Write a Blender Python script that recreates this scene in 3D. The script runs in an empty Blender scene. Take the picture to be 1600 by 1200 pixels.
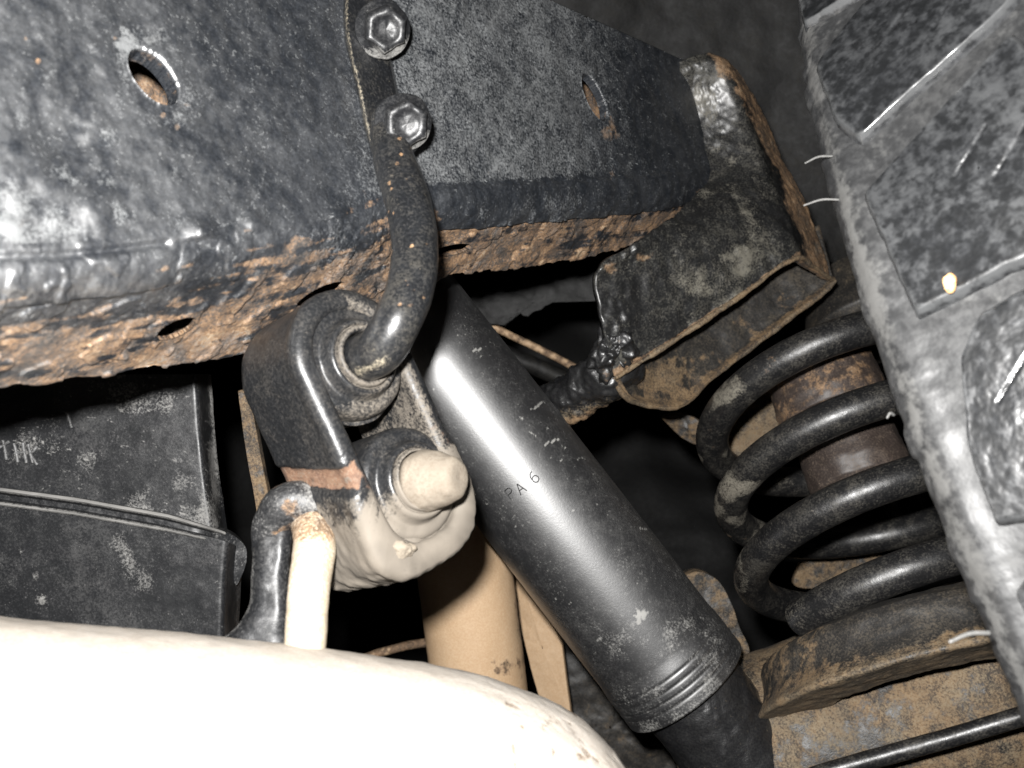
import bpy, math, random
import numpy as np
from mathutils import Matrix, Vector

random.seed(7)
rng = np.random.default_rng(7)
scene = bpy.context.scene

# ------------------------------------------------------------------ camera
PITCH, ROLL = math.radians(30), math.radians(17.5)
CAM = np.array([0.0, 0.0, 0.30])
FWD = np.array([0, math.cos(PITCH), math.sin(PITCH)])
_u0 = np.array([0, -math.sin(PITCH), math.cos(PITCH)]); _r0 = np.array([1.0, 0, 0])
UP = math.cos(ROLL) * _u0 + math.sin(ROLL) * _r0
RT = math.cos(ROLL) * _r0 - math.sin(ROLL) * _u0
FPX = 1570.0
cd = bpy.data.cameras.new('camera'); cam = bpy.data.objects.new('camera', cd)
scene.collection.objects.link(cam)
cd.sensor_width = 36; cd.lens = 36 * FPX / 1600; cd.clip_start = 0.01; cd.clip_end = 50
M = Matrix.Identity(4)
for i in range(3):
    M[i][0] = RT[i]; M[i][1] = UP[i]; M[i][2] = -FWD[i]; M[i][3] = CAM[i]
cam.matrix_world = M
cd.dof.use_dof = True; cd.dof.focus_distance = 0.37; cd.dof.aperture_fstop = 19
scene.camera = cam

# ------------------------------------------------------------------ light: only the camera's own flash, above and left of the lens
w = bpy.data.worlds.new('World'); scene.world = w; w.use_nodes = True
w.node_tree.nodes['Background'].inputs[0].default_value = (.5, .6, .7, 1)
w.node_tree.nodes['Background'].inputs[1].default_value = 0.0015
ld = bpy.data.lights.new('camera_flash', 'POINT'); ld.energy = 19.0; ld.shadow_soft_size = 0.007
ld.color = (1.0, .985, .965)
lo = bpy.data.objects.new('camera_flash', ld); scene.collection.objects.link(lo)
lo.location = Vector(CAM + RT * -0.014 + UP * 0.030 + FWD * 0.0)
scene.view_settings.view_transform = 'Standard'; scene.view_settings.look = 'None'
scene.view_settings.exposure = 0.0; scene.view_settings.gamma = 1.0
scene.view_settings.use_curve_mapping = False
scene.cycles.use_denoising = True
scene.cycles.max_bounces = 3; scene.cycles.diffuse_bounces = 2; scene.cycles.glossy_bounces = 2
scene.cycles.use_adaptive_sampling = True; scene.cycles.adaptive_threshold = .02

# ------------------------------------------------------------------ helpers
def P(px, py, d):
    px, py, d = np.broadcast_arrays(np.asarray(px, float), np.asarray(py, float), np.asarray(d, float))
    x = (px - 800) / FPX * d; y = (600 - py) / FPX * d
    return CAM + x[..., None] * RT + y[..., None] * UP + d[..., None] * FWD

def proj(v):
    q = np.asarray(v) - CAM
    d = q @ FWD
    return 800 + (q @ RT) / d * FPX, 600 - (q @ UP) / d * FPX, d

def nrm(v):
    v = np.asarray(v, float)
    return v / (np.linalg.norm(v, axis=-1, keepdims=True) + 1e-12)

_perm = np.random.default_rng(11).permutation(256); _perm = np.concatenate([_perm, _perm, _perm])
_grad = nrm(np.random.default_rng(5).normal(size=(256, 3)))
def noise(p):
    p = np.asarray(p, float); i = np.floor(p).astype(int); f = p - i; i &= 255
    u = f * f * f * (f * (f * 6 - 15) + 10); out = 0
    for dx in (0, 1):
        for dy in (0, 1):
            for dz in (0, 1):
                h = _perm[_perm[_perm[i[..., 0] + dx] + i[..., 1] + dy] + i[..., 2] + dz]
                g = _grad[h]
                dot = g[..., 0] * (f[..., 0] - dx) + g[..., 1] * (f[..., 1] - dy) + g[..., 2] * (f[..., 2] - dz)
                wx = u[..., 0] if dx else 1 - u[..., 0]
                wy = u[..., 1] if dy else 1 - u[..., 1]
                wz = u[..., 2] if dz else 1 - u[..., 2]
                out = out + dot * wx * wy * wz
    return out * 1.6

def fbm(p, sc, octv=4, off=0.0, gain=.5):
    a, s, t = 1.0, 0.0, 0.0
    q = np.asarray(p) * sc + off + 37.1
    for k in range(octv):
        s = s + a * noise(q); t += a; a *= gain; q = q * 2.03 + 11.7
    return s / t

def sstep(a, b, x):
    t = np.clip((np.asarray(x, float) - a) / (b - a), 0, 1)
    return t * t * (3 - 2 * t)

def curve(pts, t, smooth=True):
    """values of a control list [(t, a, b, ...)] at t, monotone-ish cubic"""
    pts = np.asarray(pts, float); x = pts[:, 0]; y = pts[:, 1:]
    t = np.asarray(t, float)
    if not smooth:
        return np.stack([np.interp(t, x, y[:, k]) for k in range(y.shape[1])], -1)
    m = np.gradient(y, x, axis=0)
    i = np.clip(np.searchsorted(x, t, side='right') - 1, 0, len(x) - 2)
    h = (x[i + 1] - x[i]); s = np.clip((t - x[i]) / h, -.5, 1.5)[..., None]; h = h[..., None]
    return ((2*s**3 - 3*s**2 + 1) * y[i] + (s**3 - 2*s**2 + s) * h * m[i] + (-2*s**3 + 3*s**2) * y[i+1] + (s**3 - s**2) * h * m[i+1])

def seg_dist(px, py, line):
    """distance in the plane to a polyline"""
    best = np.full(np.shape(px), 1e9)
    for (x0, y0), (x1, y1) in zip(line[:-1], line[1:]):
        dx, dy = x1 - x0, y1 - y0; L = dx*dx + dy*dy + 1e-9
        t = np.clip(((px - x0)*dx + (py - y0)*dy) / L, 0, 1)
        best = np.minimum(best, np.hypot(px - x0 - t*dx, py - y0 - t*dy))
    return best

def grid_quads(nu, nv, cu=False, cv=False):
    iu = np.arange(nu if cu else nu - 1); iv = np.arange(nv if cv else nv - 1)
    a, b = np.meshgrid(iu, iv, indexing='ij'); a2 = (a + 1) % nu; b2 = (b + 1) % nv
    return np.stack([a*nv + b, a2*nv + b, a2*nv + b2, a*nv + b2], -1).reshape(-1, 4)

def grid_normals(g, cu=False, cv=False):
    def dif(a, ax, c):
        if c: return np.roll(a, -1, ax) - np.roll(a, 1, ax)
        return np.gradient(a, axis=ax)
    return nrm(np.cross(dif(g, 0, cu), dif(g, 1, cv)))

def mesh_from(name, v, faces, attrs=None, smooth=True):
    me = bpy.data.meshes.new(name)
    v = np.asarray(v, np.float32).reshape(-1, 3)
    if isinstance(faces, np.ndarray):
        n = len(faces); k = faces.shape[1]
        me.vertices.add(len(v)); me.vertices.foreach_set('co', v.ravel())
        me.loops.add(n * k); me.loops.foreach_set('vertex_index', faces.astype(np.int32).ravel())
        me.polygons.add(n); me.polygons.foreach_set('loop_start', np.arange(0, n*k, k, dtype=np.int32))
        me.update(calc_edges=True)
    else:
        me.from_pydata([tuple(map(float, q)) for q in v], [], [tuple(int(i) for i in f) for f in faces])
    me.polygons.foreach_set('use_smooth', np.full(len(me.polygons), smooth))
    for k, a in (attrs or {}).items():
        at = me.attributes.new(k, 'FLOAT', 'POINT')
        at.data.foreach_set('value', np.asarray(a, np.float32).ravel())
    me.update(); me.validate()
    return me

def empty(name, loc, label, cat, group=None):
    o = bpy.data.objects.new(name, None); scene.collection.objects.link(o)
    o.location = Vector(loc); o.empty_display_size = .02
    o['label'] = label; o['category'] = cat
    if group: o['group'] = group
    return o

def origin(o):
    q = np.zeros(3)
    while o is not None:
        q = q + np.array(o.location); o = o.parent
    return q

def mk(name, v, faces, mat, parent=None, attrs=None, smooth=True, label=None, cat=None, kind=None, loc=None, sharp=None):
    v = np.asarray(v, float).reshape(-1, 3)
    base = origin(parent) if parent is not None else (np.asarray(loc) if loc is not None else v.mean(0))
    me = mesh_from(name, v - base, faces, attrs, smooth)
    o = bpy.data.objects.new(name, me); scene.collection.objects.link(o)
    me.materials.append(mat)
    if parent is not None: o.parent = parent
    else: o.location = Vector(base)
    if label: o['label'] = label
    if cat: o['category'] = cat
    if kind: o['kind'] = kind
    if sharp: me.set_sharp_from_angle(angle=math.radians(sharp))
    return o

def gridobj(name, g, mat, parent=None, cu=False, cv=False, attrs=None, **kw):
    nu, nv = g.shape[:2]
    return mk(name, g.reshape(-1, 3), grid_quads(nu, nv, cu, cv), mat, parent, attrs, **kw)

def resample(pts, n):
    pts = np.asarray(pts, float)
    t = np.concatenate([[0], np.cumsum(np.linalg.norm(np.diff(pts[:, :3], axis=0), axis=1))])
    k = np.concatenate([t[:, None], pts], 1)
    return curve(k, np.linspace(0, t[-1], n))

def frames(path, hint=None):
    T = nrm(np.gradient(path, axis=0))
    h = np.asarray(hint if hint is not None else (RT if abs(T[0] @ UP) > .7 else UP))
    n = nrm(h - T[0] * (h @ T[0])); N = [n]
    for i in range(1, len(path)):
        n = nrm(n - T[i] * (n @ T[i])); N.append(n)
    N = np.array(N); return T, N, np.cross(T, N)

def tube_grid(pts, rad, n=80, seg=28, cap=True, amp=0.0, nsc=150, hint=None, ell=1.0, off=0.0):
    """pts: (k,3) control points, rad: one radius or k radii. Rounded end caps. Returns grid[n+caps, seg]"""
    pts = np.asarray(pts, float)
    r = np.full(len(pts), rad, float) if np.isscalar(rad) else np.asarray(rad, float)
    q = resample(np.concatenate([pts, r[:, None]], 1), n)
    path, rr = q[:, :3], q[:, 3]
    T, N, B = frames(path, hint)
    if cap:
        k = 7; a = np.linspace(0, math.pi/2, k, endpoint=False)
        e = cap if not isinstance(cap, bool) else .35
        sp = path[0] - T[0] * (np.cos(a) * rr[0] * e)[:, None]
        ep = path[-1] + T[-1] * (np.cos(a[::-1]) * rr[-1] * e)[:, None]
        path = np.concatenate([sp, path, ep]); N = np.concatenate([np.repeat(N[:1], k, 0), N, np.repeat(N[-1:], k, 0)])
        B = np.concatenate([np.repeat(B[:1], k, 0), B, np.repeat(B[-1:], k, 0)])
        rr = np.concatenate([rr[0] * np.maximum(np.sin(a), .001), rr, rr[-1] * np.maximum(np.sin(a[::-1]), .001)])
    th = np.linspace(0, 2*math.pi, seg, endpoint=False)
    dirs = np.cos(th)[None, :, None] * N[:, None] + ell * np.sin(th)[None, :, None] * B[:, None]
    g = path[:, None] + dirs * rr[:, None, None]
    if amp:
        g = g + dirs * (amp * fbm(g, nsc, 4, off))[..., None]
    return g

def lathe_grid(o, ax, prof, seg=64, e1=None, a0=0, a1=2*math.pi, closed=True):
    """prof: list of (dist along ax, radius)"""
    ax = nrm(ax); e1 = nrm((UP if e1 is None else np.asarray(e1)) - ax * ((UP if e1 is None else np.asarray(e1)) @ ax)); e2 = np.cross(ax, e1)
    th = np.linspace(a0, a1, seg, endpoint=not closed)
    pr = np.asarray(prof, float)
    c = np.asarray(o) + pr[:, :1] * ax
    return c[:, None] + pr[:, 1][:, None, None] * (np.cos(th)[:, None] * e1 + np.sin(th)[:, None] * e2)[None]

def dense(prof, n, smooth=False):
    p = np.asarray(prof, float)
    t = np.concatenate([[0], np.cumsum(np.linalg.norm(np.diff(p, axis=0), axis=1))])
    return curve(np.concatenate([t[:, None], p], 1), np.linspace(0, t[-1], n), smooth)

def plate(name, poly, thick, mat, parent=None, amp=.0006, nsc=60, step=None, bend=None, rust=0.0, dust=0.0, edge_rag=0.0, **kw):
    """a sheet cut to the outline poly [(px,py,d)...]: real thickness, uneven, edges rounded over; filled by a fan-free grid"""
    p = P(*np.asarray(poly, float).T)
    c = p.mean(0); u_, s_, vt = np.linalg.svd(p - c); n = vt[2]
    if n @ FWD > 0: n = -n
    q = resample(np.concatenate([p, p[:1]]), 140)[:-1] if kw.pop('round', True) else dense(np.concatenate([p, p[:1]]), 141)[:-1]
    if edge_rag:
        q = q + nrm(q - c) * (edge_rag * fbm(q, 220, 3))[:, None]
    rings = [1, .985, .96] + list(np.linspace(.92, .02, 26))
    rows = []
    rows.append(c + (q - c) * .985 - n * thick)
    rows.append(q - n * thick * .8); rows.append(q - n * thick * .2)
    for k, s in enumerate(rings):
        lift = 0 if k == 0 else thick * .2
        rows.append(c + (q - c) * (s if k else .995) - n * (thick * .2 - lift if k else thick * .1))
    g = np.array(rows)
    g = g + n * (amp * fbm(g, nsc, 4))[..., None]
    nv = g.shape[0] * g.shape[1]
    A = {'rust': np.full(nv, rust), 'dust': np.full(nv, dust)}
    f = grid_quads(g.shape[0], g.shape[1], False, True)
    return mk(name, g.reshape(-1, 3), f, mat, parent, A, **kw)

# ------------------------------------------------------------------ materials
def grime(name, base=(.018, .018, .02), base2=None, rough=.45, rustc=None, dustc=(.33, .28, .20), speck=.25, bump=.5,
          grain=.35, sc=1.0, spec=.5, metal=0.0, coat=0.0, rust_rough=.8, rust_relief=.5, dust_rough=.8, coat_rough=.16, coat_ior=1.5, wet=False, patch=0.0, speck_t=.66):
    m = bpy.data.materials.new(name); m.use_nodes = True
    nt = m.node_tree; N = nt.nodes; L = nt.links
    b = N['Principled BSDF']
    tc = N.new('ShaderNodeTexCoord')
    def mapped(scale=(1, 1, 1), loc=(0, 0, 0)):
        mp = N.new('ShaderNodeMapping'); mp.inputs['Scale'].default_value = scale; mp.inputs['Location'].default_value = loc
        L.new(tc.outputs['Object'], mp.inputs[0]); return mp.outputs[0]
    def nz(scale, det, loc=(0, 0, 0), ro=.6, stretch=(1, 1, 1), dist=0.0):
        n = N.new('ShaderNodeTexNoise'); n.inputs['Scale'].default_value = scale * sc; n.inputs['Detail'].default_value = det
        n.inputs['Roughness'].default_value = ro; n.inputs['Distortion'].default_value = dist
        L.new(mapped(stretch, loc), n.inputs['Vector']); return n.outputs['Fac']
    def mth(op, a, c=None, d=None, clamp=False):
        n = N.new('ShaderNodeMath'); n.operation = op; n.use_clamp = clamp
        for k, x in enumerate((a, c, d)):
            if x is None: continue
            if isinstance(x, (int, float)): n.inputs[k].default_value = x
            else: L.new(x, n.inputs[k])
        return n.outputs[0]
    def rng_(x, lo, hi, a=0.0, c=1.0):
        n = N.new('ShaderNodeMapRange'); n.interpolation_type = 'SMOOTHSTEP'
        for k, q in zip((1, 2, 3, 4), (lo, hi, a, c)): n.inputs[k].default_value = q
        L.new(x, n.inputs[0]); return n.outputs[0]
    def mix(f, a, c):
        n = N.new('ShaderNodeMix'); n.data_type = 'RGBA'
        if isinstance(f, (int, float)): n.inputs[0].default_value = f
        else: L.new(f, n.inputs[0])
        for k, x in ((6, a), (7, c)):
            if isinstance(x, tuple): n.inputs[k].default_value = (*x, 1)
            else: L.new(x, n.inputs[k])
        return n.outputs[2]
    def attr(nm):
        n = N.new('ShaderNodeAttribute'); n.attribute_name = nm; return n.outputs['Fac']
    big = nz(35, 4, (3, 1, 2)); med = nz(190, 4, (1, 5, 2), .65); fine = nz(1100, 2, (2, 2, 7), .7); grit = nz(2800, 1, (5, 1, 1))
    col = mix(rng_(mth('ADD', mth('MULTIPLY', big, .35), mth('MULTIPLY', fine, .65)), .38, .64), base, base2 or tuple(x * 1.7 + .004 for x in base))
    ra = attr('rust'); du = attr('dust')
    # rust
    rsum = mth('ADD', ra, mth('MULTIPLY', mth('SUBTRACT', med, .5), 1.1)); rsum = mth('ADD', rsum, mth('MULTIPLY', mth('SUBTRACT', big, .5), .7))
    rf = mth('MULTIPLY', rng_(rsum, .38, .62), rng_(ra, .01, .12))
    rc = rustc or [(.014, .012, .011), (.075, .046, .026), (.23, .135, .068), (.36, .27, .175)]
    cr = N.new('ShaderNodeValToRGB'); e = cr.color_ramp.elements
    pos = [.34, .45, .55, .70][:len(rc)]
    e[0].position = pos[0]; e[0].color = (*rc[0], 1); e[1].position = pos[-1]; e[1].color = (*rc[-1], 1)
    for p_, c_ in list(zip(pos, rc))[1:-1]:
        q = e.new(p_); q.color = (*c_, 1)
    rn = mth('ADD', mth('MULTIPLY', nz(95, 5, (8, 3, 3), .75, dist=.5), .62), mth('MULTIPLY', fine, .38))
    L.new(rn, cr.inputs[0])
    col = mix(rf, col, cr.outputs[0])
    # dust: attribute broken by noise, thin film everywhere in patches, grains, on the rail also painted glints
    dsum = mth('ADD', du, mth('MULTIPLY', mth('SUBTRACT', med, .5), .5)); dsum = mth('ADD', dsum, mth('MULTIPLY', mth('SUBTRACT', fine, .5), 1.1))
    df = mth('MULTIPLY', rng_(dsum, .28, .85), rng_(du, .01, .1))
    if patch: df = mth('MAXIMUM', df, mth('MULTIPLY', rng_(mth('ADD', mth('ADD', mth('MULTIPLY', big, .3), mth('MULTIPLY', med, .3)), mth('MULTIPLY', fine, .4)), .46, .64), patch))
    sp = mth('MULTIPLY', rng_(nz(900, 2, (9, 9, 1), .5), speck_t, speck_t + .07), speck)
    df = mth('MAXIMUM', df, mth('MULTIPLY', sp, rng_(med, .4, .6)))
    dcol = mix(rng_(nz(70, 2, (4, 4, 4)), .35, .65), dustc, tuple(x * .72 for x in dustc))
    col = mix(df, col, dcol)
    L.new(col, b.inputs['Base Color'])
    # roughness
    r0 = mth('ADD', rough - .12, mth('MULTIPLY', med, .24))
    def fmix(f, a, c):
        n = N.new('ShaderNodeMix'); n.data_type = 'FLOAT'; L.new(f, n.inputs[0])
        for k, x in ((2, a), (3, c)):
            if isinstance(x, (int, float)): n.inputs[k].default_value = x
            else: L.new(x, n.inputs[k])
        return n.outputs[0]
    r1 = fmix(rf, r0, rust_rough); r1 = fmix(df, r1, dust_rough); L.new(r1, b.inputs['Roughness'])
    b.inputs['Specular IOR Level'].default_value = spec; b.inputs['Metallic'].default_value = metal
    if coat:
        b.inputs['Coat Weight'].default_value = coat; b.inputs['Coat Roughness'].default_value = coat_rough; b.inputs['Coat IOR'].default_value = coat_ior
        if wet: L.new(mth('MULTIPLY', attr('wet'), rng_(mth('ADD', mth('MULTIPLY', big, .5), mth('MULTIPLY', med, .5)), .38, .56, .15, coat)), b.inputs['Coat Weight'])
    # relief
    h = mth('ADD', mth('MULTIPLY', med, bump * .40), mth('MULTIPLY', fine, grain * .085)); h = mth('ADD', h, mth('MULTIPLY', grit, grain * .035))
    h = mth('ADD', h, mth('MULTIPLY', mth('MULTIPLY', ra, rn), rust_relief))
    bp = N.new('ShaderNodeBump'); bp.inputs['Strength'].default_value = 1.0; bp.inputs['Distance'].default_value = .001
    L.new(h, bp.inputs['Height']); L.new(bp.outputs[0], b.inputs['Normal'])
    return m

MAT = {}
MAT['rail'] = grime('tarred_steel', rust_relief=.30, rustc=[(.010, .010, .010), (.062, .042, .028), (.20, .112, .052), (.38, .29, .19)], base=(.0065, .008, .0105), base2=(.016, .0185, .023), rough=.45, bump=.7, grain=.9, speck=.5, spec=.9, coat=1.0, coat_rough=.46, coat_ior=3.0, wet=True, dustc=(.143, .149, .152), patch=.10, speck_t=.60)  # speck: dust grains and small white glints painted into the colour
MAT['bracket'] = grime('dirty_bracket_steel', (.008, .008, .0085), (.02, .0205, .02), rough=.42, bump=.7, grain=.6, speck=.35, coat=.4, coat_rough=.32, dustc=(.14, .13, .105), patch=.4)
MAT['tar'] = grime('wet_tar', (.007, .007, .008), (.016, .016, .016), rough=.4, bump=1.2, grain=.5, speck=.2, coat=.3, coat_rough=.25, dustc=(.16, .12, .07))
MAT['paint'] = grime('black_hanger_paint', (.008, .0085, .0095), (.018, .019, .021), rough=.34, bump=.35, grain=.3, speck=.2, dustc=(.30, .26, .19), patch=.10, coat=.4, coat_rough=.25)
MAT['shock'] = grime('shock_tube_paint', (.006, .006, .0065), (.010, .010, .011), rough=.48, bump=.03, grain=.95, speck=.35, dustc=(.24, .235, .22), patch=.10, speck_t=.63, spec=1.0, coat=.8, coat_rough=.41, coat_ior=1.9)
MAT['rubber'] = grime('rubber_isolator', (.009, .0095, .0105), (.020, .0205, .0215), rough=.38, bump=.4, grain=.4, speck=.3, dustc=(.150, .130, .106), patch=.15,
                      rustc=[(.05, .03, .022), (.10, .055, .035), (.16, .09, .055), (.22, .155, .105)])
MAT['tan'] = grime('dusty_exhaust_steel', (.34, .28, .20), (.42, .36, .28), rough=.62, bump=.25, grain=.3, speck=.3, dustc=(.66, .60, .50), patch=.3, spec=.3,
                   rustc=[(.06, .04, .03), (.16, .11, .07), (.30, .20, .12), (.45, .32, .2)])
MAT['shell'] = grime('muffler_shell', (.36, .32, .275), (.43, .395, .35), rough=.62, bump=.4, grain=.5, speck=.3, dustc=(.42, .385, .345), patch=.3, spec=.3,
                   rustc=[(.05, .035, .025), (.10, .075, .055), (.19, .14, .10), (.3, .24, .18)])
MAT['mud'] = grime('dried_mud', (.165, .138, .108), (.22, .19, .155), rough=.8, bump=.6, grain=.5, speck=.2, dustc=(.22, .19, .15), patch=.4, spec=.2)
MAT['pipe'] = grime('brown_pipe_steel', (.40, .27, .16), (.46, .33, .21), rough=.6, bump=.2, grain=.25, speck=.1, dustc=(.45, .33, .22), patch=.15, spec=.3,
                    rustc=[(.03, .022, .016), (.07, .05, .035), (.16, .10, .06), (.28, .18, .11)])
MAT['spring'] = grime('spring_enamel', (.006, .006, .0065), (.012, .012, .0125), rough=.38, bump=.5, grain=.5, speck=.3, dustc=(.17, .155, .125), patch=.22, speck_t=.62)
MAT['rusty'] = grime('rusted_axle_steel', (.013, .0125, .012), (.030, .027, .024), rough=.5, bump=.7, grain=.4, speck=.15, dustc=(.17, .135, .088), patch=.25,
                     rustc=[(.014, .012, .011), (.05, .035, .022), (.14, .090, .046), (.22, .16, .095)])
MAT['plastic'] = grime('black_tank_plastic', (.008, .0085, .0095), (.016, .0165, .018), rough=.44, bump=.15, grain=.6, speck=.4, dustc=(.22, .215, .205), patch=.12)
MAT['tyre'] = grime('tyre_rubber', (.010, .0105, .0112), (.024, .025, .027), rough=.36, bump=2.0, grain=1.2, speck=.3, dustc=(.056, .058, .060), patch=.65, sc=.26, coat=.9, coat_rough=.2)
MAT['tyre_gray'] = grime('dusty_tyre_rubber', (.020, .0203, .021), (.034, .0345, .0355), rough=.45, bump=1.0, grain=.9, speck=.3, dustc=(.095, .094, .091), patch=.2, sc=.3, coat=.15, coat_rough=.35)
MAT['buffer'] = grime('aged_rubber_buffer', (.028, .021, .018), (.050, .037, .031), rough=.55, bump=.4, grain=.4, speck=.2, dustc=(.16, .12, .085), patch=.3)
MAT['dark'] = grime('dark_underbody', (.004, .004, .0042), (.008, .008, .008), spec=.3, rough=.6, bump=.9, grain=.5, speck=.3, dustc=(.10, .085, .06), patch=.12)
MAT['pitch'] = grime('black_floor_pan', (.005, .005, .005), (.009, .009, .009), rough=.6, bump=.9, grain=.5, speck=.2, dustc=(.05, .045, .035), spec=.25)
MAT['ink'] = grime('stamp_edge', (.004, .004, .005), (.006, .006, .006), rough=.5, speck=0, grain=.1, bump=.1)
MAT['scuff'] = grime('scuffed_letter', (.12, .12, .12), (.03, .03, .03), rough=.5, speck=.2)
MAT['pebble'] = grime('orange_grit', (.62, .30, .10), (.75, .5, .28), rough=.6, speck=.1)
MAT['hair'] = grime('pale_rubber_hair', (.13, .13, .125), (.2, .195, .19), rough=.5, speck=0)

# ================================================================== FRAME RAIL
rail = empty('frame_rail', P(560, 330, .32), 'black tarred frame rail with rusted underside running across the top', 'frame rail')
ns, n1, nc, n2, n3 = 640, 200, 26, 90, 30
xs = np.linspace(-70, 1125, ns)
yB = curve([(-80, 448), (0, 440), (150, 428), (300, 408), (430, 388), (550, 362), (640, 332), (760, 322), (900, 314), (1000, 308), (1130, 292)], xs)[:, 0]
yF = curve([(-80, 632), (0, 620), (200, 592), (380, 563), (480, 535), (560, 500), (640, 462), (700, 441), (800, 428), (930, 406), (1040, 372), (1130, 330)], xs)[:, 0]
yT = np.clip(-387 + .45 * xs, -420, 140)
dB = 1 / (4.6 - .002358 * xs)
yh = 1506 - .315 * (xs - 800)
dF = dB * (yh - yB) / (yh - yF)
dT = dB * (1 + .00026 * (yB - yT))
B3, T3, F3 = P(xs, yB, dB), P(xs, yT, dT), P(xs, yF, dF)
K3 = F3 + (T3 - B3) * .95
cr_ = .10  # corner rounding as a share of the faces
def lerp(a, b, t): return a[:, None] * (1 - t)[None, :, None] + b[:, None] * t[None, :, None]
ww = np.linalg.norm(T3 - B3, axis=1); wb = np.linalg.norm(F3 - B3, axis=1)
rad = .009
Wc = B3 + (T3 - B3) * (rad / ww)[:, None]; Bc = B3 + (F3 - B3) * (rad / wb)[:, None]
seg1 = lerp(T3, Wc, np.linspace(0, 1, n1))
tt = np.linspace(0, 1, nc + 2)[1:-1]
segc = ((1 - tt)**2)[None, :, None] * Wc[:, None] + (2*tt*(1 - tt))[None, :, None] * B3[:, None] + (tt**2)[None, :, None] * Bc[:, None]
Fc = F3 - nrm(F3 - B3) * .004; Fk = F3 + nrm(K3 - F3) * .004
seg2 = lerp(Bc, Fc, np.linspace(0, 1, n2))
seg3 = lerp(Fk, K3, np.linspace(0, 1, n3))
seg4 = lerp(K3, T3, np.linspace(0, 1, 14)[1:-1])
g = np.concatenate([seg1, segc, seg2, seg3, seg4], 1)
nv = g.shape[1]
pj = np.arange(nv)
u_web = pj < n1; u_bot = (pj >= n1 + nc) & (pj < n1 + nc + n2)
nor = grid_normals(g, False, True)
cen = g.mean(1, keepdims=True)
if np.mean(np.sum(nor * (g - cen), -1)) < 0: nor = -nor
gx, gy, gd = proj(g)
tail = np.zeros(nv); tail[n1 + nc:n1 + nc + n2] = np.linspace(0, 1, n2); tail[n1 + nc + n2:] = 1
bot = np.zeros(nv); bot[n1:n1 + nc] = np.linspace(.2, 1, nc); bot[n1 + nc:n1 + nc + n2 + n3] = 1
disp = .0010 * fbm(g, 45, 4) + .0005 * fbm(g, 160, 3) + .0007 * sstep(600, 200, gx) * fbm(g, 60, 3, 31)
disp += bot[None] * (.0007 * fbm(g, 80, 4, 3) + .0002 * fbm(g, 420, 3, 9))
flk = fbm(g * np.array([1, 1, 1]), 90, 3, 21)
disp += bot[None] * .0007 * sstep(.08, .14, flk)                      # rust scale standing off in flakes
# black ragged under-seal lip along the corner right of the hook
lip = sstep(655, 700, gx) * sstep(1110, 1060, gx)
ytop = yB[:, None] - 32 + 9 * noise(np.stack([gx * .05, gy * 0, gx * 0], -1)) + 7 * noise(np.stack([gx * .16, gx * 0, gx * 0 + 3], -1))
lipm = lip * sstep(-3, 3, gy - ytop) * (tail < .05)
disp += .0011 * lipm
for (bx, by, br, bh) in [(310, 365, 26, .0022), (525, 352, 24, .0026), (500, 365, 18, .0012), (90, 215, 55, -.0025), (60, 260, 60, .002), (395, 350, 20, .0012), (150, 330, 40, .0016)]:
    disp += bh * np.exp(-((gx - bx)**2 + (gy - by)**2) / (2 * (br * .6)**2)) * (pj < n1 + 4)[None]
seam = seg_dist(gx, gy, [(-80, 402), (60, 400), (160, 392), (260, 380)])
disp += (-.0012 * np.exp(-(seam / 5)**2) + .0010 * sstep(0, 25, gy - np.interp(gx, [-80, 60, 260], [402, 400, 380])) * sstep(330, 180, gx)) * (pj < n1 + nc)[None]
g = g + nor * disp[..., None]
# ragged far edge
rag = np.exp(-((pj - (n1 + nc + n2)) / 5.0)**2)
dirF = nrm(F3 - B3)
g = g + dirF[:, None] * (rag[None] * (.0010 * fbm(g[:, [n1 + nc + n2]], 130, 4, 5)))[..., None]
gx, gy, gd = proj(g)
# wear: where rust and dust lie; also reflections painted as pale blotches
rust = np.zeros((ns, nv))
yrel = (gy - yB[:, None])
rust += (.36 * sstep(-60, 20, yrel) + .30 * sstep(0, 110, yrel) + .34 * fbm(g, 34, 3, 51) + .22 * sstep(560, 760, gx) * sstep(-10, 15, yrel)) * sstep(-45, 0, yrel) * (pj >= n1 - 25)[None]
strk = fbm(np.stack([gx * .011, (gy - yB[:, None]) * .075 + gx * .004, 0 * gx], -1), 1.0, 4, 15)
rust += .62 * strk * sstep(-70, 10, yrel) * (pj >= n1 - 60)[None]
rust += .52 * sstep(-120, 0, yrel) * sstep(60, 260, gx) * sstep(1120, 1000, gx) * sstep(-.1, .35, fbm(g, 70, 4, 66)) * (1 - .7 * lipm) * (pj < n1 + 4)[None]
for (sx_, sy_, rx_, ry_, a_) in [(35, 95, 40, 22, .5), (75, 235, 50, 30, .35), (20, 345, 60, 22, .5), (170, 250, 30, 20, .3), (250, 300, 25, 15, .35), (320, 60, 30, 20, .25)]:
    rust += a_ * np.exp(-(((gx - sx_) / rx_)**2 + ((gy - sy_) / ry_)**2)) * (pj < n1)[None]
rust -= .45 * sstep(330, 120, gx) * sstep(120, 20, yrel)               # near the left the corner stays black and wet
rust += .35 * sstep(560, 640, gx) * sstep(-30, 10, yrel) * sstep(720, 660, gx)
rust -= .75 * lipm
rust -= .3 * np.exp(-(((gx - 860) / 130)**2 + ((gy - (405 - (gx - 800) * .25)) / 16)**2))
rust += .5 * np.exp(-(((gx - 1075) / 40)**2 + ((gy - 300) / 18)**2))
rust += .35 * np.exp(-(((gx - 30) / 70)**2 + ((gy - 330) / 40)**2))
rust += .45 * np.exp(-(((gx - 290) / 22)**2 + ((gy - 165) / 10)**2)) + .5 * np.exp(-(((gx - 955) / 22)**2 + ((gy - 205) / 22)**2))
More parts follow.
